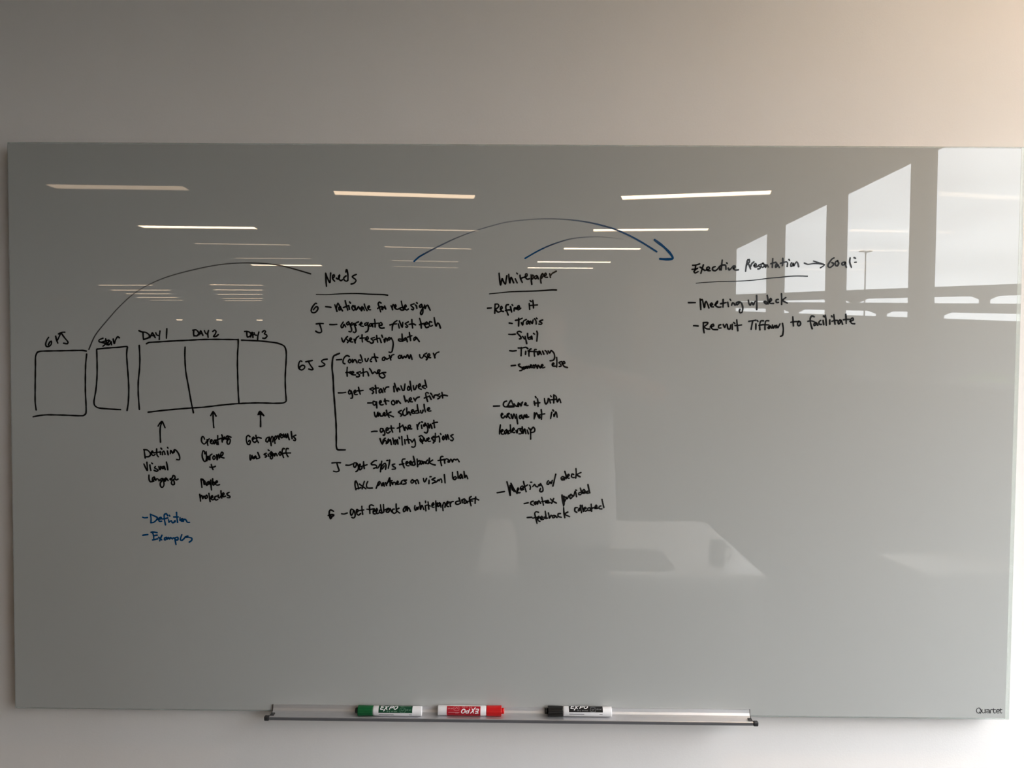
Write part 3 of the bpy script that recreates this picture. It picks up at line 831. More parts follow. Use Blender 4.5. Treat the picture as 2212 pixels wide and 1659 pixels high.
 '''-3356,-596 -3282,-588 -3197,-589
-3266,-593 -3244,-668 -3223,-739 -3273,-761 -3325,-750
-3093,-634 -3027,-634 -2971,-611
-2895,-592 -2941,-592 -2950,-647 -2928,-678 -2900,-637 -2889,-595 -2862,-665 -2872,-730 -2905,-754
-2853,-658 -2825,-637 -2825,-610 -2846,-627 -2837,-720 -2815,-715 -2787,-681
-2763,-567 -2759,-636 -2749,-695
-2810,-660 -2754,-641 -2697,-623
-2520,-544 -2554,-546 -2601,-580 -2621,-608 -2603,-623 -2556,-623 -2522,-639 -2516,-666 -2571,-690
-2520,-682 -2493,-682 -2469,-644 -2454,-612
-2422,-555 -2430,-610 -2438,-681 -2446,-754
-2430,-673 -2399,-619 -2359,-592 -2342,-633 -2351,-706
-2418,-701 -2391,-674 -2375,-641
-2327,-542 -2309,-538
-2273,-532 -2283,-609 -2300,-686
-2179,-606 -2224,-620 -2210,-648 -2165,-675 -2167,-697 -2226,-705
-1987,-508 -2028,-514 -2040,-552 -2026,-607 -1998,-676
-2088,-615 -2045,-607 -2006,-596
-1967,-598 -1928,-580 -1943,-557 -1965,-567 -1969,-606 -1943,-636 -1912,-635
-1896,-592 -1865,-576 -1881,-548 -1899,-566 -1895,-606 -1865,-621
-1826,-559 -1848,-574 -1847,-621 -1818,-627 -1794,-605
-1830,-457 -1814,-518 -1794,-613
-1759,-508 -1755,-565 -1749,-650
-1755,-565 -1716,-535 -1700,-565 -1723,-614
-1684,-543 -1698,-580 -1684,-610 -1661,-580 -1655,-542 -1641,-596
-1637,-566 -1614,-558 -1606,-589
-1563,-526 -1589,-556 -1581,-591 -1551,-595
-1528,-490 -1532,-540 -1549,-595
-1469,-525 -1526,-571 -1480,-602 -1421,-617
-1277,-457 -1307,-457 -1322,-491 -1316,-561 -1300,-627
-1367,-534 -1324,-526 -1261,-515
-1252,-507 -1240,-580
-1241,-529 -1214,-499 -1183,-507
-1167,-522 -1181,-560 -1153,-560 -1143,-522
-1128,-506 -1104,-536 -1096,-562 -1081,-514 -1050,-508 -1034,-524 -1010,-501 -991,-519 -971,-553'''),
('handwriting', 'black', 1, 'fifth entry of the middle list, second line',
 '''-2917,-937 -2923,-1008 -2905,-1094
-2905,-931 -2878,-984 -2854,-1077
-2901,-1075 -2854,-1069 -2815,-1055
-2838,-990 -2783,-1031 -2720,-1076
-2748,-938 -2767,-999 -2789,-1077
-2685,-941 -2707,-999 -2695,-1056 -2649,-1064 -2598,-1061
-2481,-951 -2506,-1013 -2526,-1067
-2492,-967 -2465,-935 -2447,-957 -2477,-1005 -2499,-1013
-2390,-958 -2420,-980 -2420,-1018 -2394,-996 -2382,-966 -2374,-1026
-2351,-958 -2331,-1010
-2335,-989 -2312,-956 -2292,-908 -2273,-862 -2264,-948 -2260,-1013
-2296,-940 -2241,-920 -2225,-917
-2233,-949 -2217,-997 -2216,-971 -2194,-949 -2170,-956 -2158,-996
-2139,-964 -2111,-948 -2123,-924 -2137,-954 -2129,-988 -2092,-982
-2068,-977 -2051,-939
-2052,-977 -2044,-924 -2005,-907 -1954,-905
-1958,-907 -1996,-926 -1966,-945 -1966,-971 -2021,-985
-1848,-898 -1874,-928 -1862,-962 -1832,-952 -1823,-914 -1848,-898
-1801,-914 -1777,-973
-1785,-921 -1758,-893 -1742,-919 -1730,-965
-1640,-873 -1632,-918 -1620,-940 -1601,-918 -1581,-872
-1534,-903 -1536,-967
-1515,-839 -1495,-838
-1424,-859 -1482,-893 -1428,-909 -1418,-932 -1471,-963
-1428,-948 -1393,-932 -1373,-910 -1361,-894 -1347,-916 -1330,-886 -1307,-878 -1296,-908 -1295,-945
-1248,-799 -1240,-876 -1232,-953
-1095,-754 -1091,-827 -1079,-874 -1048,-890 -1022,-852 -1048,-832 -1078,-858
-1001,-737 -993,-795 -989,-860
-938,-788 -960,-826 -952,-868 -926,-841 -921,-796 -903,-863
-880,-732 -872,-794 -864,-851 -840,-803 -809,-870'''),
('handwriting', 'black', 1, 'last entry of the middle list',
 '''-3326,-1506 -3380,-1480 -3403,-1502 -3407,-1566 -3385,-1651 -3350,-1605 -3318,-1577 -3364,-1567 -3429,-1586
-3393,-1589 -3366,-1601 -3381,-1629
-3176,-1552 -3129,-1556 -3070,-1537
-2956,-1476 -2994,-1461 -3009,-1515 -2995,-1580 -2964,-1546 -2948,-1484 -2922,-1546 -2926,-1607 -2956,-1631 -2983,-1617
-2893,-1523 -2861,-1491 -2885,-1464 -2899,-1498 -2883,-1559 -2854,-1575 -2820,-1545
-2795,-1408 -2791,-1473 -2779,-1558
-2846,-1490 -2798,-1481 -2759,-1475
-2574,-1394 -2616,-1378 -2647,-1394 -2647,-1464 -2641,-1541
-2700,-1461 -2641,-1464 -2562,-1453
-2578,-1504 -2547,-1496 -2555,-1465 -2577,-1487 -2576,-1542 -2543,-1550
-2523,-1512 -2499,-1472 -2515,-1441 -2529,-1479 -2514,-1540 -2484,-1534
-2429,-1479 -2462,-1478 -2458,-1524 -2421,-1524
-2445,-1377 -2437,-1438 -2421,-1516
-2389,-1372 -2385,-1438 -2383,-1509 -2421,-1533
-2356,-1469 -2287,-1439 -2340,-1505 -2295,-1515 -2263,-1446 -2240,-1506
-2185,-1454 -2215,-1460 -2222,-1508 -2185,-1537 -2151,-1515
-2150,-1358 -2149,-1428 -2145,-1513
-2098,-1437 -2144,-1467 -2114,-1507 -2082,-1528
-1980,-1404 -2014,-1458 -2006,-1504 -1976,-1482 -1963,-1412 -1943,-1398 -1941,-1489 -1921,-1420 -1902,-1441 -1882,-1495
-1796,-1383 -1802,-1433 -1790,-1474 -1768,-1456 -1760,-1410 -1744,-1460 -1729,-1410
-1709,-1327 -1701,-1392 -1693,-1458 -1666,-1378 -1630,-1457
-1603,-1385 -1591,-1481
-1599,-1298 -1597,-1327
-1552,-1314 -1544,-1375 -1536,-1448
-1587,-1379 -1548,-1373 -1509,-1391
-1469,-1384 -1442,-1360 -1454,-1329 -1476,-1359 -1472,-1412 -1438,-1412
-1407,-1293 -1403,-1390 -1398,-1479
-1403,-1374 -1379,-1328 -1367,-1350 -1389,-1397
-1336,-1327 -1366,-1350 -1362,-1400 -1332,-1373 -1327,-1327 -1320,-1349 -1308,-1411
-1279,-1374 -1269,-1474
-1273,-1381 -1258,-1323 -1238,-1327 -1226,-1372 -1234,-1410
-1195,-1350 -1171,-1326 -1183,-1298 -1201,-1333 -1193,-1394 -1163,-1399
-1144,-1310 -1128,-1393
-1132,-1348 -1112,-1310 -1077,-1301
-983,-1293 -1028,-1307 -1028,-1347 -983,-1353 -943,-1330
-971,-1233 -956,-1275 -943,-1337
-920,-1269 -908,-1324
-912,-1292 -897,-1260 -865,-1252
-850,-1268 -875,-1298 -871,-1336 -841,-1329 -832,-1284 -810,-1324
-740,-1204 -770,-1226 -769,-1281 -743,-1378
-810,-1298 -763,-1291 -716,-1290
-658,-1215 -665,-1265 -667,-1334
-748,-1261 -669,-1243 -602,-1268'''),
('handwriting', 'black', 1, 'heading of the third list',
 '''-246,2964 -236,2860 -217,2745 -190,2867 -166,2814 -128,2765 -115,2842 -103,2919
-69,2947 -59,2861 -45,2784 -25,2892 25,2789
53,2864 90,2789
80,2969 94,2955
141,2930 150,2871 184,2799
152,2867 197,2888 243,2893
225,2898 271,2918 269,2958 243,2954 245,2890 281,2855 314,2866
346,2940 351,2845 361,2763
351,2873 374,2936 397,2917 383,2873 357,2856
448,2927 413,2905 423,2864 453,2884 458,2922 481,2866
537,2941 523,2864 533,2787
525,2892 555,2965 578,2939 544,2876
588,2919 630,2942 615,2974 594,2944 604,2899 649,2895
690,2961 705,2891
704,2921 737,2966 811,3008'''),
('underline', 'black', 0.8, 'line under the third list heading',
 '''-426,2582 -239,2602 -53,2622 180,2633 413,2641 646,2656 739,2663 818,2662'''),
('handwriting', 'black', 1, 'first entry of the third list',
 '''-457,2317 -387,2322
-317,2392 -321,2301 -323,2224
-317,2392 -266,2393 -247,2357 -284,2315 -310,2296 -265,2246 -218,2257
-219,2300 -181,2321 -200,2356 -217,2330 -198,2266 -162,2257
-70,2385 -105,2380 -119,2330 -97,2256 -73,2193
-125,2274 -78,2287 -41,2289
-32,2348 -8,2249
-3,2385 10,2370
36,2268 40,2322 61,2330 73,2299 89,2330
80,2311 136,2339 122,2372 96,2341 110,2287 159,2320
317,2406 325,2298
331,2461 354,2445
382,2467 392,2399 397,2326
322,2370 397,2378 467,2383'''),
('handwriting', 'black', 1, 'first indented name of the third list',
 '''-53,2044 3,2036
63,2094 128,2107 189,2135
123,2135 124,2062 122,1989
175,2051 199,2008 212,2079 264,2112
296,2089 266,2058 271,2023 301,2044 308,2085 330,2028
343,2080 376,2038 390,2104
417,2127 446,2083 448,2029
452,2139 464,2127
567,2105 508,2078 558,2048 540,2025 498,2027'''),
('handwriting', 'black', 1, 'second indented name of the third list',
 '''-61,1835 -1,1833 60,1839
172,1876 132,1892 95,1871 121,1833 161,1792 168,1756 140,1751
196,1799 234,1752
245,1800 257,1746 276,1664
289,1851 294,1783 308,1748 344,1748 355,1791 319,1777
350,1784 366,1810 374,1748
401,1854 420,1841
461,1895 474,1859 463,1712'''),
('handwriting', 'black', 1, 'third indented name of the third list',
 '''-40,1530 20,1524 81,1532
118,1582 188,1583 263,1596 296,1570
174,1590 175,1508 172,1440
259,1521 255,1464
357,1566 331,1554 317,1491 320,1432
450,1555 424,1555 415,1501 423,1432
301,1528 376,1519 469,1514
506,1527 480,1501 486,1456 511,1483 518,1527 549,1461
572,1528 596,1471
618,1538 642,1519 661,1476
675,1533 703,1490 731,1538 782,1492 797,1419 777,1363 714,1349'''),
('handwriting', 'black', 1, 'fourth indented name of the third list',
 '''-10,1250 69,1259
153,1282 122,1277 137,1246 194,1209 190,1169 149,1159
210,1226 224,1179 240,1217 212,1226
249,1236 259,1197 275,1245 294,1201 310,1250 331,1210
341,1236 373,1255 354,1274 342,1229 378,1217
406,1265 394,1220 425,1213 429,1256 408,1265
443,1275 467,1230 481,1199 487,1266 532,1214
546,1238 583,1257 565,1280 548,1240 576,1214 616,1229
752,1272 789,1291 775,1310 753,1293 763,1253 808,1248
834,1408 840,1326 836,1234
929,1334 875,1317 910,1282 918,1249 883,1244
938,1297 990,1307 971,1339 940,1308 976,1245 1037,1225'''),
('handwriting', 'black', 1, 'second entry of the third list, first line',
 '''-336,495 -279,497 -223,499
-93,591 -137,572 -151,522 -129,487 -82,485 -45,551 -8,606 20,542 49,488
-92,485 -36,479 39,486
-73,497 2,501 39,503
48,543 77,505 107,496 128,560
128,548 111,506 130,489 153,551 180,499 191,561
189,539 207,575
241,523 278,542 264,566 247,544 275,513 306,512
423,590 437,519
445,680 458,658
483,638 493,574 496,496
423,555 479,559 526,565
614,644 624,575 643,540 676,585 684,649 703,637 727,564
728,698 740,679
787,715 787,633 788,564
731,621 778,623 825,631
789,706 829,687 844,624 855,579 890,641 919,570'''),
('handwriting', 'black', 1, 'second entry of the third list, second line',
 '''-194,323 -157,342 -175,365 -189,342 -182,287 -147,275 -119,316 -90,280 -72,352 -35,354 -49,366 -65,316 -25,267
-6,343 22,263 45,353 78,272
94,344 107,243 117,169
162,326 146,295 165,259 186,290 169,326
190,335 219,259 242,336 266,300
256,298 294,317 279,345 258,310 277,288 322,299
429,375 425,261
430,285 467,375 500,302
502,338 519,276 533,285 523,338
555,437 565,349 561,257
500,330 565,348 621,359
752,387 743,332 733,273
772,431 788,412
790,349 795,306 827,397 846,352 854,297'''),
('handwriting', 'black', 1, 'second entry of the third list, third line',
 '''-204,144 -216,52 -220,-26
-187,17 -150,41 -173,60 -190,33 -180,-26 -145,-26
-89,60 -124,24 -115,-25 -89,6 -78,51 -60,-25
-23,42 -49,33 -54,-17 -32,-14
-19,146 -14,72 -6,4
24,43 57,62 42,94 21,63 26,9 62,4
89,43 109,-5 127,72 192,82
192,77 162,55 193,18 182,-18 142,-19
203,110 211,46 217,-18 249,73 273,-17
296,54 320,-17
324,94 338,71
357,69 362,-19 363,-116
371,55 408,107 439,67 427,21 366,5'''),
('handwriting', 'black', 1, 'third entry of the third list, first line',
 '''-257,-1129 -191,-1118 -120,-1105
-74,-923 -44,-1031 -10,-1183 -14,-1075 -16,-989
0,-950 50,-1041 116,-1138
19,-1008 39,-1063 61,-1102
5,-976 28,-1075
121,-1087 149,-1054 132,-1032 118,-1074 140,-1127 171,-1123
182,-1053 236,-1031 214,-998 178,-1029 195,-1076 236,-1062
235,-915 258,-1006 286,-1103
236,-1018 280,-997 313,-975
348,-980 368,-1016 359,-1058
367,-926 389,-926
408,-1008 428,-980 444,-963 466,-1002 499,-1010
554,-962 518,-973 518,-993 554,-982
554,-951 596,-1025 599,-1086 566,-1106 540,-1087 554,-1039
701,-895 682,-915 676,-959 702,-967 729,-916 751,-947 772,-888
837,-772 811,-891 786,-994
1013,-837 971,-815 938,-835 950,-877 1002,-873
1006,-716 1029,-790 1035,-854
964,-857 1035,-834
1046,-820 1089,-792 1078,-770 1053,-796 1059,-837 1090,-845
1171,-773 1140,-764 1130,-812 1155,-831 1182,-828
1214,-664 1220,-756 1212,-836
1307,-735 1233,-778 1292,-816'''),
('handwriting', 'black', 1, 'third entry of the third list, second line',
 '''250,-1330 282,-1322 326,-1312
419,-1283 383,-1294 372,-1336 425,-1361
460,-1294 438,-1319 458,-1344 483,-1319 462,-1296
460,-1305 460,-1333
491,-1291 502,-1341 523,-1271 557,-1321
578,-1210 595,-1279 612,-1354
578,-1290 633,-1281 666,-1275
650,-1308 710,-1286 693,-1264 657,-1301 691,-1315 738,-1305
742,-1236 787,-1277 853,-1313
803,-1230 778,-1289 765,-1320
958,-1162 970,-1265 990,-1367
978,-1187 996,-1342
989,-1179 1000,-1264 996,-1351
1000,-1189 1036,-1220 1008,-1284
1038,-1200 1055,-1234 1082,-1178 1095,-1167
1125,-1144 1101,-1186 1117,-1228 1153,-1186 1128,-1150
1153,-1166 1175,-1184 1201,-1088 1218,-1130 1230,-1189
1212,-1064 1229,-1070
1300,-1110 1270,-1119 1270,-1150 1306,-1149
1299,-1027 1317,-1085 1328,-1127
1333,-1120 1388,-1087 1365,-1054 1335,-1096 1357,-1127 1421,-1106
1442,-1086 1406,-1101 1423,-1123 1476,-1115
1441,-960 1458,-1040 1479,-1117'''),
('handwriting', 'black', 1, 'third entry of the third list, third line',
 '''312,-1591 350,-1587 394,-1584
520,-1490 472,-1481 451,-1512 474,-1612 494,-1698
416,-1601 471,-1589 515,-1580
504,-1613 537,-1591 526,-1564 506,-1600 518,-1648 549,-1661
559,-1602 603,-1590 581,-1563 561,-1589 572,-1625 614,-1621
658,-1579 627,-1579 633,-1602 691,-1599
646,-1469 657,-1533 663,-1608
706,-1501 718,-1554 726,-1602 756,-1545 778,-1556
811,-1544 780,-1565 792,-1595 828,-1575 824,-1544 866,-1584
931,-1510 890,-1516 890,-1564 949,-1580
991,-1399 997,-1496 1014,-1588
1068,-1481 1010,-1518 1041,-1540 1102,-1567
1248,-1397 1207,-1397 1202,-1461 1238,-1486
1273,-1419 1262,-1461 1293,-1447 1284,-1408
1303,-1352 1314,-1427 1326,-1491
1336,-1352 1347,-1416 1359,-1469
1358,-1429 1413,-1406 1391,-1385 1366,-1427 1394,-1463 1424,-1448
1479,-1395 1443,-1406 1448,-1446 1490,-1445
1505,-1328 1512,-1403 1514,-1462
1490,-1415 1533,-1399 1588,-1387
1577,-1410 1610,-1383 1599,-1344 1579,-1381 1602,-1411 1632,-1402
1686,-1360 1656,-1371 1656,-1411 1704,-1416
1707,-1238 1724,-1313 1742,-1388'''),
('handwriting', 'black', 1, 'heading of the right-hand list, first word',
 '''3462,3160 3388,3137 3333,3134
3388,3134 3387,3097 3380,3064
3324,3059 3380,3064 3435,3081 3399,3065 3359,3018 3381,2992 3436,3018
3472,3100 3510,3074 3557,3040
3532,3142 3512,3074 3488,2988
3557,3040 3612,3055 3649,3075 3630,3106 3595,3084 3612,3040 3659,3036
3750,3111 3706,3094 3707,3048 3751,3036 3788,3060 3825,3100 3835,3053
3878,3232 3870,3141 3860,3051
3824,3112 3880,3140 3940,3137 3950,3061
3962,3182 3970,3170
3992,3085 4011,3050 4066,3104 4084,3127
4085,3076 4121,3104 4112,3132 4086,3097 4115,3052 4178,3055'''),
('handwriting', 'black', 1, 'heading of the right-hand list, second word',
 '''4351,3244 4326,3144 4313,3030
4334,3216 4376,3249 4379,3200 4326,3144
4371,3152 4404,3073
4399,3106 4426,3171 4462,3203
4464,3134 4510,3144 4495,3176 4470,3145 4484,3110 4538,3122
4593,3163 4544,3136 4585,3109 4576,3083 4539,3073
4630,3181 4595,3146 4622,3102 4658,3137 4631,3179
4667,3154 4677,3102 4702,3154 4728,3112
4810,3266 4807,3184 4805,3107
4774,3170 4816,3187 4867,3197
4885,3178 4865,3138 4865,3103 4896,3129 4901,3164 4933,3104
4995,3271 4996,3204 4990,3136
4955,3181 5001,3193 5061,3209 5084,3186 5078,3123
5108,3251 5120,3234
5158,3194 5142,3159 5147,3123 5178,3140 5186,3185 5201,3133 5223,3176 5250,3208 5274,3178 5289,3120'''),
('drawn_arrow', 'black', 0.9, 'small arrow inside the right-hand heading',
 '''5394,3188 5455,3165 5566,3180 5658,3180 5762,3162
5560,3226 5658,3194 5765,3161 5742,3135 5692,3102'''),
('handwriting', 'black', 1, 'heading of the right-hand list, last word',
 '''5938,3286 5899,3263 5836,3172 5832,3126 5868,3109 5918,3145 5934,3180 5900,3200
6008,3236 5965,3210 5970,3147 6001,3138 6026,3190 6001,3231
6138,3209 6090,3195 6090,3157 6128,3165 6149,3209 6151,3157 6168,3116
6234,3288 6228,3211 6261,3116
6308,3293 6331,3281
6319,3206 6346,3209'''),
('underline', 'black', 0.6, 'line under the right-hand heading',
 '''3402,2805 3579,2820 3857,2838 4135,2845 4366,2858 4552,2877 4737,2903 4921,2919 5106,2941 5291,2949 5454,2946'''),
('handwriting', 'black', 1, 'first entry of the right-hand list',
 '''3268,2445 3333,2445 3394,2445
3481,2516 3492,2416 3498,2316
3491,2486 3518,2507 3538,2444 3563,2353 3575,2433 3593,2471 3622,2417 3646,2349
3673,2397 3715,2411 3696,2439 3670,2417 3690,2373 3730,2368
3752,2402 3798,2435 3807,2477 3772,2437 3773,2392 3818,2364 3869,2368
3908,2505 3910,2437 3907,2365
3863,2428 3919,2440 3960,2450
3993,2455 4008,2375
4034,2512 4048,2489
4065,2401 4081,2446 4105,2437 4128,2404
4197,2465 4153,2448 4163,2408 4202,2439 4203,2467 4248,2440 4273,2356 4260,2275 4228,2260 4211,2291 4220,2326
4373,2494 4388,2431 4411,2401 4438,2458 4467,2411 4489,2458 4503,2477
4524,2583 4531,2451 4531,2323
4726,2450 4688,2478 4663,2470 4699,2431 4745,2434
4719,2589 4734,2517 4745,2431
4763,2469 4799,2497 4785,2534 4764,2499 4774,2445 4838,2439
4924,2514 4889,2507 4890,2460 4930,2460
4983,2619 4989,2519 4988,2423
5063,2550 5005,2500 5041,2473 5092,2450'''),
('handwriting', 'black', 1, 'second entry of the right-hand list',
 '''3368,2018 3405,2018 3451,2013
3548,2075 3550,1980 3565,1889
3544,2076 3632,2077 3618,2045 3565,1998 3610,1963 3666,1959
3675,1997 3740,2016 3730,2049 3686,2018 3722,1955 3810,1949
3869,2040 3834,2028 3835,1979 3875,1979
3916,2045 3945,1989 3962,2036 3976,2051
3990,2046 4005,1966 4041,1962 4055,2037
4083,2051 4085,1957
4110,2081 4129,2067
4165,2131 4176,2031 4189,1930
4135,2026 4195,2031 4255,2038
4389,2106 4463,2119 4518,2129
4458,2107 4446,2032 4435,1960
4520,2059 4521,1960
4544,2121 4556,2107
4658,2117 4613,2115 4591,2052 4596,1952
4755,2118 4706,2116 4689,2053 4690,1957
4576,2033 4650,2046 4761,2042
4771,2023 4746,1988 4764,1971 4789,2024 4809,1981
4826,2042 4841,1981 4873,2033 4892,1986
4901,2034 4925,1991 4965,2062
5011,2072 5027,1990 5028,1925 5015,1850 4979,1833
5200,2194 5207,2112 5215,2026
5165,2093 5216,2105 5290,2108
5309,2114 5288,2066 5310,2026 5347,2057 5337,2102 5310,2115
5594,2198 5550,2214 5523,2170 5534,2068 5562,1977
5480,2114 5540,2122 5592,2110
5615,2094 5590,2059 5595,2033 5625,2050 5631,2094 5662,2043
5716,2132 5686,2106 5692,2061 5727,2057
5760,2132 5774,2053
5766,2216 5780,2199
5798,2230 5813,2144 5822,2044
5883,2142 5885,2063
5914,2217 5926,2200
5955,2240 5966,2154 5982,2063
5921,2117 5976,2134 6022,2134
6068,2144 6038,2108 6049,2068 6079,2099 6089,2144 6121,2064
6177,2247 6184,2165 6187,2079
6133,2146 6189,2154 6253,2154
6254,2117 6318,2145 6304,2182 6265,2147 6285,2084 6343,2075'''),
('drawn_arc', 'blue', 1, 'long blue arc with an arrow head over the third list',
 '''-1826,3176 -1726,3263 -1379,3451 -1007,3626 -635,3764 -140,3902 356,3962 727,3974 1099,3954 1471,3899 1843,3803 2142,3681 2416,3535 2665,3381 f 0.95 0.95 0.6 0.42 0.33 0.3 0.3 0.35 0.5 0.7 0.85 1 1 1
w1.5 2625,3598 2788,3476 2913,3353 2964,3260 2865,3242 2729,3248'''),
('drawn_arc', 'blue', 0.9, 'short blue arc fading out above the third list',
 '''233,3243 485,3388 732,3500 1053,3601 1350,3640 1647,3646 2044,3607 f 1 0.9 0.75 0.5 0.35 0.25 0.12'''),
('drawn_arc', 'black', 0.8, 'long thin black arc rising from the left box',
 '''-7911,1498 -7788,1763 -7561,2043 -7335,2294 -7054,2545 -6717,2741 -6354,2882 -5935,2995 -5517,3081 -5099,3124 -4682,3122 -4321,3082 -4016,3007 -3752,2931 f 0.9 0.75 0.65 0.6 0.55 0.55 0.55 0.6 0.6 0.65 0.75 0.8 0.95 1'''),
('printed_logo', 'grey', 0.42, "small grey maker's lettering in the lower right corner",
 '''8869,-5163 8837,-5114 8794,-5127 8780,-5170 8803,-5208 8839,-5210 8867,-5188 8869,-5163
8839,-5188 8864,-5217
8886,-5142 8888,-5194 8906,-5209 8939,-5200
8945,-5141 8947,-5210
8966,-5146 9002,-5141 9021,-5155 9022,-5209
9021,-5171 8979,-5174 8970,-5193 8986,-5208 9020,-5199
9044,-5209 9043,-5155 9057,-5140 9079,-5140
9099,-5123 9101,-5185 9114,-5208 9138,-5204
9088,-5142 9136,-5139
9156,-5172 9211,-5169 9201,-5144 9173,-5139 9155,-5160 9156,-5191 9179,-5207 9208,-5200
9228,-5122 9229,-5188 9242,-5206 9257,-5202
9216,-5141 9257,-5138''')
]

lift = 0.00025
for name, colour, width, label, data in INK:
    f = nb(); lay = f.verts.layers.float.new('ink')
    for ln in data.split('\n'):
        fade = None
        if ' f ' in ln:
            ln, fd = ln.split(' f '); fade = [float(v) for v in fd.split()]
        w = width
        toks = ln.split()
        if toks[0][0] == 'w': w *= float(toks[0][1:]); toks = toks[1:]
        pts = [tuple(float(v) * 1e-4 for v in t.split(',')) for t in toks]
        dens = fade if fade else [1.0] * len(pts)
        path = spline([(p[0], p[1], dn) for p, dn in zip(pts, dens)], 0.0012)
        hw = 0.00150 * w; ph = random.random() * 6
        lift += 1e-7
        if fade: half = lambda i, n: hw * (0.55 + 0.55 * path[i][2])
        elif width < 0.9 and name == 'underline': half = lambda i, n: hw * (0.7 + 0.6 * i / n)
        else: half = lambda i, n: hw * (1 + 0.10 * math.sin(ph + i * 0.35))
        ribbon(f, path, half, lambda u, v: (u, -lift, ZB + v), lay)
    for fc in f.faces:
        fc.normal_update()
        if fc.normal.y > 0: fc.normal_flip()
    o = obj(name, f, INKS[colour], wb); o['label'] = label

# ------------------------------------------------------------------ pen tray
TX0, TX1, TZ = -0.4465, 0.452, 0.9440
tr = thing('marker_tray', 'brushed aluminium marker tray fixed along the bottom edge of the whiteboard', 'tray', (0, 0, TZ))
prof = [(-0.0006, TZ + 0.0122), (-0.0022, TZ + 0.0122), (-0.0032, TZ + 0.006), (-0.0052, TZ + 0.002), (-0.009, TZ), (-0.0215, TZ - 0.0006), (-0.0235, TZ + 0.0004), (-0.0275, TZ + 0.0004),
        (-0.0285, TZ - 0.0006), (-0.0285, TZ - 0.0052), (-0.0272, TZ - 0.006), (-0.0235, TZ - 0.006), (-0.0225, TZ - 0.0028), (-0.006, TZ - 0.0022), (-0.0006, TZ + 0.002)]
f = nb(); prism(f, prof, TX0, TX1, lambda u, v, w: (w, u, v)); obj('tray_body', f, M_alu, tr)
f = nb(); prism(f, [(-0.0284, TZ - 0.0004), (-0.0296, TZ - 0.0012), (-0.0290, TZ - 0.0056), (-0.0284, TZ - 0.0062)], TX0 + 0.0005, TX1 - 0.0005, lambda u, v, w: (w, u, v))
o = obj('lip_shade_strip', f, mat('tray_lip_shade', (0.16, 0.16, 0.17), 0.45, 0.4, metal=0.3, var=0.04, vscale=60), tr); o['label'] = 'front edge of the tray with its shade painted in dark grey'  # strip added over the lip, shade of its underlit face put into the colour
for s, x in ((-1, TX0), (1, TX1)):
    f = nb()
    box(f, min(x, x + s * 0.0095), max(x, x + s * 0.0095), -0.0308, -0.0225, TZ - 0.0072, TZ + 0.0016, 0.002)
    prism(f, [(u, v + 0.0003) for u, v in prof], min(x, x + s * 0.0012), max(x, x + s * 0.0012), lambda u, v, w: (w, u, v))
    box(f, min(x - s * 0.007, x), max(x - s * 0.007, x), -0.0235, -0.0135, TZ - 0.0004, TZ + 0.0022, 0.0006, 1)
    o = obj('end_cap', f, M_dark, tr); o['label'] = 'dark grey plastic end cap'

# ------------------------------------------------------------------ markers
GLY = {'d': ['.9,0 .2,.1 .15,.6 .9,.7', '.9,1.3 .9,0'], 'r': ['.1,0 .1,.8', '.1,.5 .5,.8 .8,.75'], 'y': ['.1,.8 .5,.05', '.95,.8 .3,-.5'], 'e': ['.1,.4 .85,.45 .7,.8 .3,.75 .1,.4 .3,.02 .85,.1'],
       'a': ['.85,.7 .3,.75 .1,.3 .4,0 .85,.3', '.85,.8 .85,0'], 's': ['.8,.7 .3,.8 .2,.5 .8,.3 .6,0 .1,.1'], 'c': ['.85,.7 .3,.75 .1,.35 .35,0 .85,.1'], 'h': ['.15,1.3 .15,0', '.15,.55 .6,.8 .8,.5 .8,0'],
       'i': ['.3,.8 .3,0', '.3,1.1 .3,1.2'], 'l': ['.3,1.3 .3,0']}
EXPO = ['5.2,13.6 1.2,13.2 0.2,13.0', '0.9,9.9 -0.4,6.6 4.2,6.4', '0.6,10.0 4.4,10.0', '2.0,13.2 -0.4,6.6', '8.6,13.2 9.2,9.5 11.2,6.0', '13.8,13.4 9.5,9.2 5.6,3.6',
        '15.6,6.4 18.2,13.2', '18.0,13.2 21.6,13.2 22.2,11.2 20.4,9.6 17.2,9.4', '27.0,13.4 24.4,11.6 23.6,8.2 25.6,6.5 28.6,8.0 30.2,11.4 29.2,13.2 27.0,13.4']
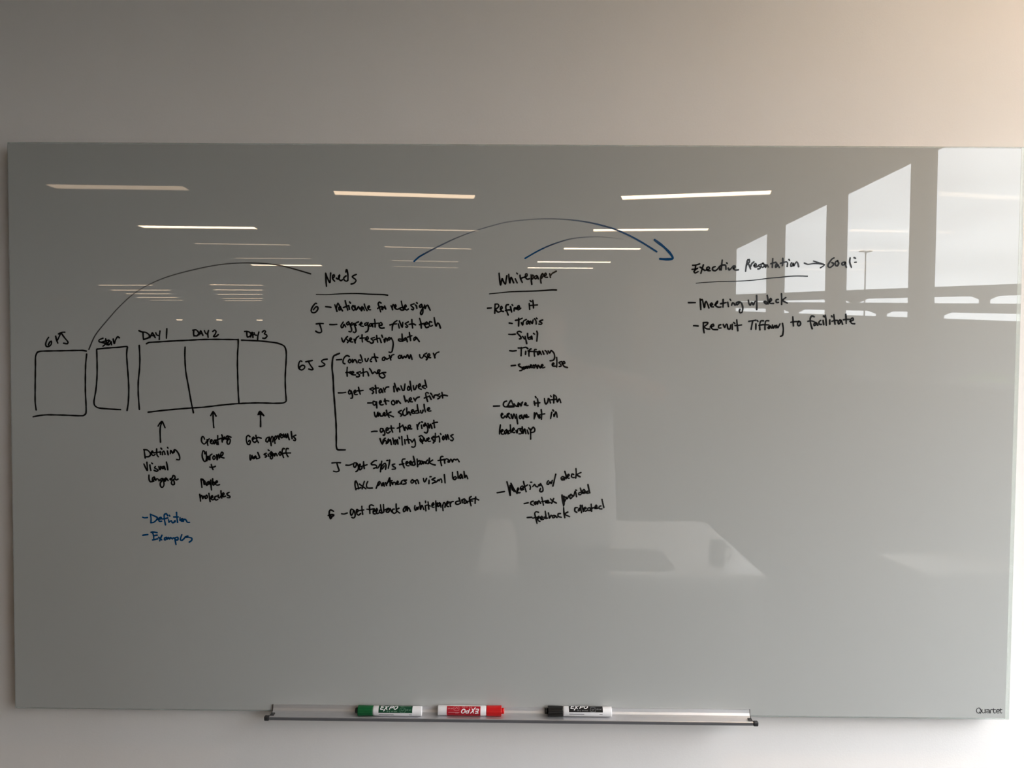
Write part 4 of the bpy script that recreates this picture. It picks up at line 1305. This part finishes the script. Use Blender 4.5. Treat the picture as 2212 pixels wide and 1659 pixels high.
def marker(name, label, loc, phi0, flip, capcol, labcol, capname, print_mat):
    t = thing(name, label, 'marker', loc, (0, 0, math.pi if flip else 0), 'dry erase markers on the tray')
    M4 = t.matrix_basis
    def put(nm, f, m, par=t, sm=True):
        bmesh.ops.transform(f, matrix=M4, verts=f.verts); return obj(nm, f, m, par, sm)
    r = 0.0090
    pol = lambda a, p, q: (a, p, q)
    f = nb(); lathe(f, [(-0.0445, 0.0050), (-0.0445, 0.0076), (-0.0432, 0.0086), (-0.041, r), (0.0455, r), (0.0466, 0.0088), (0.0468, 0.0062), (0.0462, 0.0060)], pol, 48)
    barrel = put('barrel', f, M_whiteplastic)
    mc = mat(capname, capcol, 0.3, 0.5, var=0.04, vscale=90)
    f = nb(); prof = [(-0.0445, 0.0088), (-0.0455, 0.0092), (-0.0715, 0.0098), (-0.0725, 0.0094), (-0.0725, 0.0056)]
    seg = 48; rings = []
    for a, rr in prof:
        rings.append([f.verts.new((a, (rr * (1 - (0.035 if (k // 2) % 2 else 0))) * math.cos(2 * math.pi * k / seg), (rr * (1 - (0.035 if (k // 2) % 2 else 0))) * math.sin(2 * math.pi * k / seg))) for k in range(seg)])
    for p, q in zip(rings, rings[1:]):
        for k in range(seg): f.faces.new((p[k], p[(k + 1) % seg], q[(k + 1) % seg], q[k]))
    f.faces.new(rings[0]); f.faces.new(rings[-1])
    cap = put('cap', f, mc, sm=False)
    f = nb(); lathe(f, [(-0.0724, 0.0054), (-0.0772, 0.0052), (-0.0778, 0.0046), (-0.0778, 0.003)], pol, 24)
    put('cap_tip', f, M_dark if capname == 'green_plastic' else mc, cap)
    # printed wrap: u along the barrel in mm from the cap end, v round it in mm
    u0 = -0.0445 + 0.0112
    def on(rad): return lambda u, v: (u0 + u * 1e-3, -rad * math.cos(R(phi0) + v * 1e-3 / r), rad * math.sin(R(phi0) + v * 1e-3 / r))
    def patch(f, ua, ub, va, vb, rad):
        n = 40; g = on(rad); A = [f.verts.new(g(ua, va + (vb - va) * k / n)) for k in range(n + 1)]; B = [f.verts.new(g(ub, va + (vb - va) * k / n)) for k in range(n + 1)]
        for k in range(n): f.faces.new((A[k], B[k], B[k + 1], A[k + 1]))
    f = nb(); patch(f, 0, 63, 0, 27, r + 0.00012)
    wrap = put('label_wrap', f, mat(capname + '_wrap', labcol, 0.35, 0.4, var=0.03, vscale=90))
    f = nb()
    def strokes(lst, ox, oy, sx, sy, w):
        g = on(r + 0.00026)
        for s in lst:
            p = [tuple(float(c) for c in q_.split(',')) for q_ in s.split()]
            path = spline([(ox + a * sx, oy + b_ * sy, 1) for a, b_ in p], 0.35)
            ribbon(f, path, lambda i, n: w, g)
    strokes(EXPO, 4.0, 0, 1.04, 1.0, 0.85)
    put('brand_lettering', f, M_whiteplastic, wrap, False)['label'] = 'white slanted capital lettering'
    f = nb(); x = 15.5
    for ch in 'dry erase':
        if ch in GLY: strokes(GLY[ch], x, 1.9, 1.7, 2.1, 0.16)
        x += 2.2
    strokes(['0,0 9,0 9,9 0,9 0,0'], 40.5, 1.2, 0.95, 0.8, 0.22); strokes(['2,6 4,3 8,7'], 40.5, 1.2, 0.95, 0.8, 0.25)
    x = 51.5
    for ch in 'chisel':
        strokes(GLY[ch], x, 4.6, 1.2, 1.9, 0.17); x += 1.7
    strokes(['0,0 20,0'], 39.5, 12.2, 1, 1, 0.4); strokes(['0,0 6,0'], 41, 13.6, 1, 1, 0.25)
    put('small_print', f, print_mat, wrap, False)  # lettering, box and lines in the label's print colour
    for ua, ln in ((1, 27), (57, 5)):
        f = nb(); strokes(['0,0 %d,0' % ln], ua, -3.4, 1, 1, 0.5); put('strip_print', f, wrap.data.materials[0], wrap, False)
    return t
M_p1 = mat('green_print', (0.25, 0.42, 0.30), 0.4, 0.3, var=0.02); M_p2 = mat('red_print', (0.75, 0.40, 0.42), 0.4, 0.3, var=0.02); M_p3 = mat('grey_small_print', (0.32, 0.32, 0.34), 0.4, 0.3, var=0.02)
MZ = TZ + 0.0092
marker('marker_pen', 'white dry erase marker with a green cap and green label, left on the tray', (-0.2101, -0.0168, MZ), -2, False, (0.005, 0.10, 0.03), (0.004, 0.055, 0.025), 'green_plastic', M_p1)
marker('marker_pen', 'white dry erase marker with a red cap and red label, turned upside down', (-0.0870, -0.0118, MZ), 101, True, (0.60, 0.012, 0.014), (0.42, 0.010, 0.022), 'red_plastic', M_p2)
marker('marker_pen', 'white dry erase marker with a black cap and black label, right on the tray', (0.1449, -0.0112, MZ + 0.0006), 13, False, (0.006, 0.006, 0.006), (0.006, 0.006, 0.007), 'black_plastic', M_p3)

# ------------------------------------------------------------------ work table with laptop and mug
TT = 0.67
tb = thing('work_table', 'white rectangular work table just behind the photographer', 'table', (0.46, -2.62, 0))
f = nb(); box(f, -0.17, 1.09, -3.20, -2.03, TT - 0.026, TT, 0.004); obj('tabletop', f, M_table, tb)
for x in (-0.12, 1.04):
    for y in (-3.14, -2.10):
        f = nb(); box(f, x - 0.025, x + 0.025, y - 0.025, y + 0.025, 0, TT - 0.026, 0.003); obj('leg', f, M_steel, tb)
for y in (-3.14, -2.10):
    f = nb(); box(f, -0.095, 1.015, y - 0.012, y + 0.012, TT - 0.08, TT - 0.026); obj('apron', f, M_steel, tb)
lp = thing('laptop', 'closed dark laptop lying on the white work table', 'laptop', (0.56, -2.26, TT))
M_lap = mat('laptop_shell', (0.06, 0.06, 0.062), 0.45, 0.4, var=0.03, vscale=60)
f = nb(); box(f, 0.34, 0.71, -2.44, -2.09, TT, TT + 0.009, 0.004); obj('base', f, M_lap, lp)
f = nb(); box(f, 0.34, 0.71, -2.44, -2.09, TT + 0.0095, TT + 0.016, 0.003); obj('lid', f, M_lap, lp)
f = nb(); tube(f, [(0.42, -2.437, TT + 0.0092), (0.63, -2.437, TT + 0.0092)], [0.004, 0.004], 10); obj('hinge', f, M_dark, lp, True)
mg = thing('mug', 'dark mug standing near the right edge of the white work table', 'mug', (0.925, -2.22, TT))
M_mug = mat('mug_glaze', (0.10, 0.10, 0.10), 0.25, 0.5, var=0.05, vscale=40)
f = nb(); lathe(f, [(TT, 0.030), (TT + 0.003, 0.036), (TT + 0.105, 0.038), (TT + 0.107, 0.0365), (TT + 0.104, 0.035), (TT + 0.012, 0.033), (TT + 0.010, 0.01)], lambda a, p, q: (0.925 + p, -2.22 + q, a), 36); obj('cup', f, M_mug, mg, True)
f = nb(); tube(f, [(0.960, -2.22, TT + 0.085), (0.985, -2.22, TT + 0.078), (0.990, -2.22, TT + 0.052), (0.982, -2.22, TT + 0.030), (0.960, -2.22, TT + 0.026)], [0.005] * 5, 10); obj('handle', f, M_mug, mg, True)
st = thing('side_table', 'small bright white table top under the windows at the right', 'table', (1.93, -2.13, 0), (0, 0, R(-9)))
M4 = st.matrix_basis
def stp(nm, f, m, sm=False): bmesh.ops.transform(f, matrix=M4, verts=f.verts); return obj(nm, f, m, st, sm)
f = nb(); box(f, -0.235, 0.235, -0.165, 0.165, 0.695, 0.72, 0.02, 3); stp('tabletop', f, M_table)
f = nb(); tube(f, [(0, 0, 0.03), (0, 0, 0.69)], [0.03, 0.03], 16); stp('column', f, M_steel, True)
f = nb(); lathe(f, [(0.0, 0.19), (0.012, 0.19), (0.03, 0.05)], lambda a, p, q: (p, q, a), 36); stp('base', f, M_steel, True)

# ------------------------------------------------------------------ person taking the photograph
PX, PY = 0.20, -1.83
ps = thing('person', 'person in a loose white t-shirt and dark trousers, both hands raised with a phone', 'person', (PX, PY, 0))
M_skin = mat('skin', (0.60, 0.42, 0.34), 0.5, 0.4, var=0.06, vscale=30)
M_shirt = mat('white_cotton', (0.85, 0.84, 0.83), 0.9, 0.1, var=0.03, vscale=40, bump=0.2, bscale=90)
M_trouser = mat('dark_denim', (0.035, 0.037, 0.045), 0.9, 0.1, var=0.15, vscale=90)
M_hair = mat('dark_hair', (0.03, 0.022, 0.018), 0.6, 0.3, var=0.3, vscale=200, aniso=(1, 1, 0.2))
f = nb()
tube(f, [(PX, PY, 0.98), (PX, PY, 1.15), (0.195, -1.84, 1.36), (0.185, -1.84, 1.50)], [(0.12, 0.10), (0.115, 0.10), (0.14, 0.105), (0.10, 0.08)], 20, flat=(1, 0, 0))
tube(f, [(0.185, -1.84, 1.50), (0.16, -1.83, 1.58), (0.135, -1.815, 1.66)], [0.062, 0.055, 0.056], 18)
for s, sh, el, wr in ((1, (0.375, -1.845, 1.495), (0.54, -1.63, 1.475), (0.272, -1.597, 1.548)), (-1, (0.005, -1.845, 1.49), (-0.165, -1.66, 1.42), (-0.105, -1.602, 1.540))):
    sh, el, wr = Vector(sh), Vector(el), Vector(wr)
    tube(f, [Vector((PX, -1.84, 1.48)).lerp(sh, 0.5), sh, sh.lerp(el, 0.5), el], [0.06, 0.056, 0.05, 0.043], 16)
    tube(f, [el, el.lerp(wr, 0.3), el.lerp(wr, 0.7), wr], [0.043, 0.045, 0.034, 0.027], 16)
    hx = 1 if s > 0 else -1
    pc = Vector((0.212 if s > 0 else -0.050, -1.588, 1.568 if s > 0 else 1.552))
    tube(f, [wr, wr.lerp(pc, 0.6), pc, pc + Vector((-hx * 0.028, 0.016, 0.006))], [(0.027, 0.02), (0.034, 0.016), (0.040, 0.014), (0.038, 0.012)], 14, flat=(0, 0.15, 1))
    lens_ = [0.92, 1.0, 0.96, 0.78]
    for i in range(4):
        z = pc.z + 0.030 - 0.0195 * i
        b0 = Vector((pc.x - hx * 0.026, pc.y + 0.014, z)); L_ = lens_[i]
        tip = (0.122 if s > 0 else 0.026)
        tube(f, [b0, Vector((pc.x - hx * 0.042, pc.y + 0.034, z + 0.002)), Vector((pc.x - hx * (0.042 + 0.024 * L_), pc.y + 0.0440, z + 0.003)), Vector((pc.x - hx * (0.042 + 0.044 * L_), pc.y + 0.0435, z + 0.001))],
             [0.0088, 0.0083, 0.0077, 0.0068], 12)
    tb0 = pc + Vector((hx * 0.006, -0.004, 0.030))
    tube(f, [tb0, tb0 + Vector((-hx * 0.026, -0.006, 0.014)), tb0 + Vector((-hx * 0.052, 0.002, 0.010)), tb0 + Vector((-hx * 0.070, 0.008, 0.004))], [0.0125, 0.0105, 0.0092, 0.008], 12)
for s in (-1, 1):
    tube(f, [(PX + s * 0.09, PY, 0.95), (PX + s * 0.105, PY + 0.01, 0.52), (PX + s * 0.115, PY - 0.01, 0.09)], [0.085, 0.055, 0.04], 16)
    tube(f, [(PX + s * 0.115, PY - 0.03, 0.045), (PX + s * 0.13, PY + 0.15, 0.035)], [0.036, 0.03], 12)
HC = Vector((0.115, -1.795, 1.725))
ellipsoid(f, HC + Vector((0, -0.012, 0.022)), (0.074, 0.095, 0.092))
ellipsoid(f, HC + Vector((0, 0.018, -0.042)), (0.058, 0.068, 0.078))
ellipsoid(f, HC + Vector((0, 0.052, -0.092)), (0.030, 0.028, 0.024))
tube(f, [HC + Vector((0, 0.083, 0.022)), HC + Vector((0, 0.096, 0.0)), HC + Vector((0, 0.105, -0.022))], [0.008, 0.011, 0.014], 12)
for s in (-1, 1):
    ellipsoid(f, HC + Vector((s * 0.013, 0.092, -0.026)), (0.009, 0.010, 0.008), sub=3)
    ellipsoid(f, HC + Vector((s * 0.078, -0.008, 0.0)), (0.010, 0.022, 0.034), sub=3)
    tube(f, [HC + Vector((s * 0.012, 0.082, 0.030)), HC + Vector((s * 0.034, 0.077, 0.036)), HC + Vector((s * 0.052, 0.060, 0.030))], [0.010, 0.010, 0.009], 10)
    ellipsoid(f, HC + Vector((s * 0.034, 0.036, -0.022)), (0.030, 0.028, 0.030), sub=3)
    ellipsoid(f, HC + Vector((s * 0.032, 0.066, 0.0225)), (0.016, 0.0155, 0.0065), sub=3)
    ellipsoid(f, HC + Vector((s * 0.032, 0.065, 0.0055)), (0.015, 0.014, 0.0055), sub=3)
tube(f, [HC + Vector((-0.024, 0.074, -0.056)), HC + Vector((0, 0.083, -0.054)), HC + Vector((0.024, 0.074, -0.056))], [0.006, 0.0075, 0.006], 10)
tube(f, [HC + Vector((-0.022, 0.073, -0.066)), HC + Vector((0, 0.081, -0.067)), HC + Vector((0.022, 0.073, -0.066))], [0.006, 0.008, 0.006], 10)
def fuse(name, f, m, vox, par, sm=2):
    o = obj(name, f, m, par, True)
    md = o.modifiers.new('fuse', 'REMESH'); md.mode = 'VOXEL'; md.voxel_size = vox; md.use_smooth_shade = True
    s2 = o.modifiers.new('soften', 'SMOOTH'); s2.iterations = sm; s2.factor = 0.5
    return o
body = fuse('body', f, M_skin, 0.0045, ps)
f = nb()
tube(f, [(PX, PY, 0.935), (PX, PY, 1.02), (PX, PY + 0.004, 1.14), (0.198, PY, 1.28), (0.196, -1.84, 1.40), (0.19, -1.842, 1.475), (0.183, -1.84, 1.53)],
     [(0.214, 0.146), (0.214, 0.15), (0.208, 0.152), (0.202, 0.142), (0.205, 0.13), (0.185, 0.112), (0.095, 0.075)], 28, flat=(1, 0, 0))
for s, sh, el in ((1, (0.365, -1.845, 1.488), (0.54, -1.63, 1.475)), (-1, (0.015, -1.845, 1.483), (-0.165, -1.66, 1.42))):
    sh, el = Vector(sh), Vector(el)
    tube(f, [Vector((0.185 + s * 0.03, -1.84, 1.53)), sh, sh.lerp(el, 0.35), sh.lerp(el, 0.66)], [0.062, 0.084, 0.076, 0.070], 18)
fuse('t_shirt', f, M_shirt, 0.007, ps, 4)
f = nb()
tube(f, [(PX, PY, 0.98), (PX, PY, 0.84)], [(0.185, 0.125), (0.18, 0.12)], 24, flat=(1, 0, 0))
for s in (-1, 1):
    tube(f, [(PX + s * 0.095, PY, 0.86), (PX + s * 0.105, PY + 0.012, 0.52), (PX + s * 0.115, PY, 0.30), (PX + s * 0.115, PY - 0.008, 0.10)], [0.098, 0.078, 0.068, 0.062], 18)
fuse('trousers', f, M_trouser, 0.008, ps, 4)
M_shoe = mat('black_shoe', (0.03, 0.03, 0.03), 0.5, 0.3, var=0.1, vscale=60)
for s in (-1, 1):
    f = nb(); x = PX + s * 0.115
    tube(f, [(x, PY - 0.06, 0.045), (x, PY + 0.02, 0.055), (x + s * 0.012, PY + 0.14, 0.042), (x + s * 0.018, PY + 0.19, 0.035)], [(0.040, 0.044), (0.043, 0.052), (0.047, 0.038), (0.038, 0.030)], 16, flat=(1, 0, 0))
    for v in f.verts: v.co.z = max(v.co.z, 0.004)
    obj('shoe', f, M_shoe, ps, True)
f = nb(); ellipsoid(f, HC + Vector((0, -0.016, 0.030)), (0.081, 0.101, 0.094), sub=6)
dl = [v for v in f.verts if (v.co - HC).z < min(0.072, max(-0.060, 0.015 + 1.1 * (v.co.y - HC.y + 0.01)))]
bmesh.ops.delete(f, geom=dl, context='VERTS')
obj('hair', f, M_hair, ps, True)
M_lip = mat('lips', (0.42, 0.20, 0.17), 0.45, 0.4, var=0.05, vscale=60)
f = nb(); tube(f, [HC + Vector((-0.021, 0.0755, -0.0610)), HC + Vector((-0.012, 0.0855, -0.0585)), HC + Vector((0.012, 0.0855, -0.0585)), HC + Vector((0.021, 0.0755, -0.0610))], [0.0028, 0.0045, 0.0045, 0.0028], 12)
tube(f, [HC + Vector((-0.018, 0.0765, -0.0640)), HC + Vector((0, 0.0860, -0.0680)), HC + Vector((0.018, 0.0765, -0.0640))], [0.0028, 0.0050, 0.0028], 12)
obj('mouth', f, M_lip, ps, True)
M_eye = mat('eye_white', (0.75, 0.73, 0.70), 0.15, 0.5, var=0.01); M_iris = mat('dark_iris', (0.02, 0.012, 0.008), 0.1, 0.5, var=0.02)
for s in (-1, 1):
    e = HC + Vector((s * 0.032, 0.068, 0.014))
    f = nb(); ellipsoid(f, e, (0.0125, 0.0125, 0.0085), sub=3); eo = obj('eye', f, M_eye, ps, True)
    f = nb(); ellipsoid(f, e + Vector((0, 0.0105, 0)), (0.0050, 0.0035, 0.0050), sub=2); obj('iris', f, M_iris, eo, True)
    f = nb(); tube(f, [HC + Vector((s * 0.014, 0.091, 0.034)), HC + Vector((s * 0.034, 0.087, 0.041)), HC + Vector((s * 0.053, 0.070, 0.035))], [0.004, 0.0045, 0.003], 8); obj('eyebrow', f, M_hair, ps, True)
# phone, lens where the photograph was taken from
ph = thing('phone', 'dark phone held sideways in both hands, in front of the face', 'phone', (0.070, -1.561, 1.592))
f = nb(); box(f, 0.002, 0.140, -1.5655, -1.5575, 1.556, 1.628, 0.003, 3); obj('phone_body', f, M_dark, ph)
f = nb(); box(f, 0.007, 0.135, -1.5660, -1.5656, 1.560, 1.624); obj('screen', f, mat('phone_screen', (0.01, 0.01, 0.012), 0.05, 0.5, var=0.02), ph)
f = nb(); lathe(f, [(-1.5575, 0.008), (-1.5562, 0.0078), (-1.5562, 0.003)], lambda a, p, q: (0.0135 + p, a, 1.616 + q), 24); obj('camera_lens', f, M_dark, ph, True)

# ------------------------------------------------------------------ outside the windows
DECKS = [[[47.91, -78.47, 8.84], 7.81, [25.15, -95.47, 8.92], 8.16], [[47.96, -78.47, 6.93], 5.99, [25.16, -95.47, 8.05], 7.38], [[48.01, -78.47, 5.24], 2.97, [25.18, -95.47, 6.97], 3.29]]
COLS = [(36.08, -88.38, 0), (45.78, -80.55, 0), (30.72, -92.02, 1), (38.31, -86.74, 1), (42.66, -83.3, 1)]
POLE = [29.06, -68.47, 10.57]

M_conc = mat('grey_concrete', (0.16, 0.155, 0.15), 0.9, 0.1, var=0.1, vscale=0.6)
M_ground = mat('grass_and_asphalt', (0.05, 0.055, 0.04), 0.95, 0.1, var=0.35, vscale=0.12)
b = nb(); box(b, 3.5, 260, -260, 160, -3.7, -3.5)
struct('ground', b, M_ground, 'grey green ground outside the windows', 'ground')
pk = thing('parking_structure', 'long low concrete parking structure with open decks beyond the windows', 'building', (DECKS[0][0][0], DECKS[0][0][1], -3.5))
def deck(nm, A, za, B, zb, base=None):
    A, B = Vector(A), Vector(B); d = (B - A); e = 0.5
    A2, B2 = A - d * e, B + d * 0.3; dz = (zb - za)
    za2, zb2 = za - dz * e, zb + dz * 0.3
    n = Vector((-d.y, d.x, 0)).normalized() * 1.2
    if n.x < 0: n = -n
    f = nb(); vs_ = []
    for P, lo in ((A2, za2), (B2, zb2)):
        if base is not None: lo = base
        for off in (Vector((0, 0, 0)), n):
            vs_ += [f.verts.new((P.x + off.x, P.y + off.y, lo)), f.verts.new((P.x + off.x, P.y + off.y, P.z))]
    for i in ((0, 1, 3, 2), (4, 6, 7, 5), (0, 4, 5, 1), (2, 3, 7, 6), (0, 2, 6, 4), (1, 5, 7, 3)): f.faces.new([vs_[k] for k in i])
    return obj(nm, f, M_conc, pk)
for i, (A, za, B, zb) in enumerate(DECKS): deck('deck_slab' if i < 2 else 'base_wall', A, za, B, zb, -3.5 if i == 2 else None)
for x, y, g in COLS:
    A, za, B, zb = DECKS[g]; A2, _, B2, _ = DECKS[g + 1]
    s = max(0, min(1, (y - A[1]) / (B[1] - A[1])))
    z1 = za + (zb - za) * s; z0 = A2[2] + (B2[2] - A2[2]) * s
    f = nb(); pr = [(-0.45, z0 - 0.1), (0.45, z0 - 0.1), (0.45, z1 - 0.35), (1.5, z1 + 0.1), (-1.5, z1 + 0.1), (-0.45, z1 - 0.35)]
    A_, B_ = Vector(A), Vector(B); d = (B_ - A_); d.z = 0; d.normalize(); n = Vector((-d.y, d.x, 0))
    if n.x < 0: n = -n
    prism(f, pr, 0.15, 1.0, lambda u, v, w: (x + d.x * u + n.x * w, y + d.y * u + n.y * w, v)); obj('column', f, M_conc, pk)
M_pole = mat('grey_painted_steel', (0.22, 0.23, 0.24), 0.6, 0.3, var=0.05, vscale=3)
lp2 = thing('street_lamp', 'tall thin double-armed lamp post outside the third window', 'street lamp', (POLE[0], POLE[1], -3.5))
f = nb(); tube(f, [(POLE[0], POLE[1], -3.5), (POLE[0], POLE[1], POLE[2])], [0.085, 0.05], 12); obj('pole', f, M_pole, lp2, True)
for s in (-1, 1):
    f = nb(); tube(f, [(POLE[0], POLE[1], POLE[2] - 0.2), (POLE[0] + s * 0.2, POLE[1], POLE[2])], [0.04, 0.035], 10); obj('arm', f, M_pole, lp2, True)
    f = nb(); box(f, min(POLE[0] + s * 0.15, POLE[0] + s * 0.5), max(POLE[0] + s * 0.15, POLE[0] + s * 0.5), POLE[1] - 0.2, POLE[1] + 0.2, POLE[2] - 0.05, POLE[2] + 0.06, 0.02); obj('lamp_head', f, M_pole, lp2)
M_leaf = mat('dull_green_leaves', (0.10, 0.13, 0.055), 0.9, 0.1, var=0.5, vscale=2.5); M_bark = mat('brown_bark', (0.10, 0.07, 0.05), 0.9, 0.1, var=0.3, vscale=8)
for x, y, h, lab in ((19.2, -26.5, 4.6, 'dull green bushy tree outside, nearer the right edge of the board'), (21.0, -35.0, 4.2, 'dull green tree outside, left of the bushier one'), (13.0, -15.5, 4.0, 'low dull green tree outside the window nearest the board')):
    t = thing('tree', lab, 'tree', (x, y, -3.5), (0, 0, 0), 'trees outside the windows')
    f = nb(); tube(f, [(x, y, -3.5), (x + 0.1, y, -3.5 + h * 0.7)], [0.16, 0.08], 10); obj('trunk', f, M_bark, t, True)
    f = nb()
    for k in range(9):
        a = random.random() * 6.28; rr = random.random() * 1.2
        ellipsoid(f, (x + rr * math.cos(a), y + rr * math.sin(a), -3.5 + h * (0.55 + 0.35 * random.random())), (0.9 + 0.4 * random.random(),) * 2 + (0.8,), sub=4)
    for v in f.verts: v.co += Vector((random.uniform(-1, 1), random.uniform(-1, 1), random.uniform(-1, 1))) * 0.11
    obj('foliage', f, M_leaf, t)
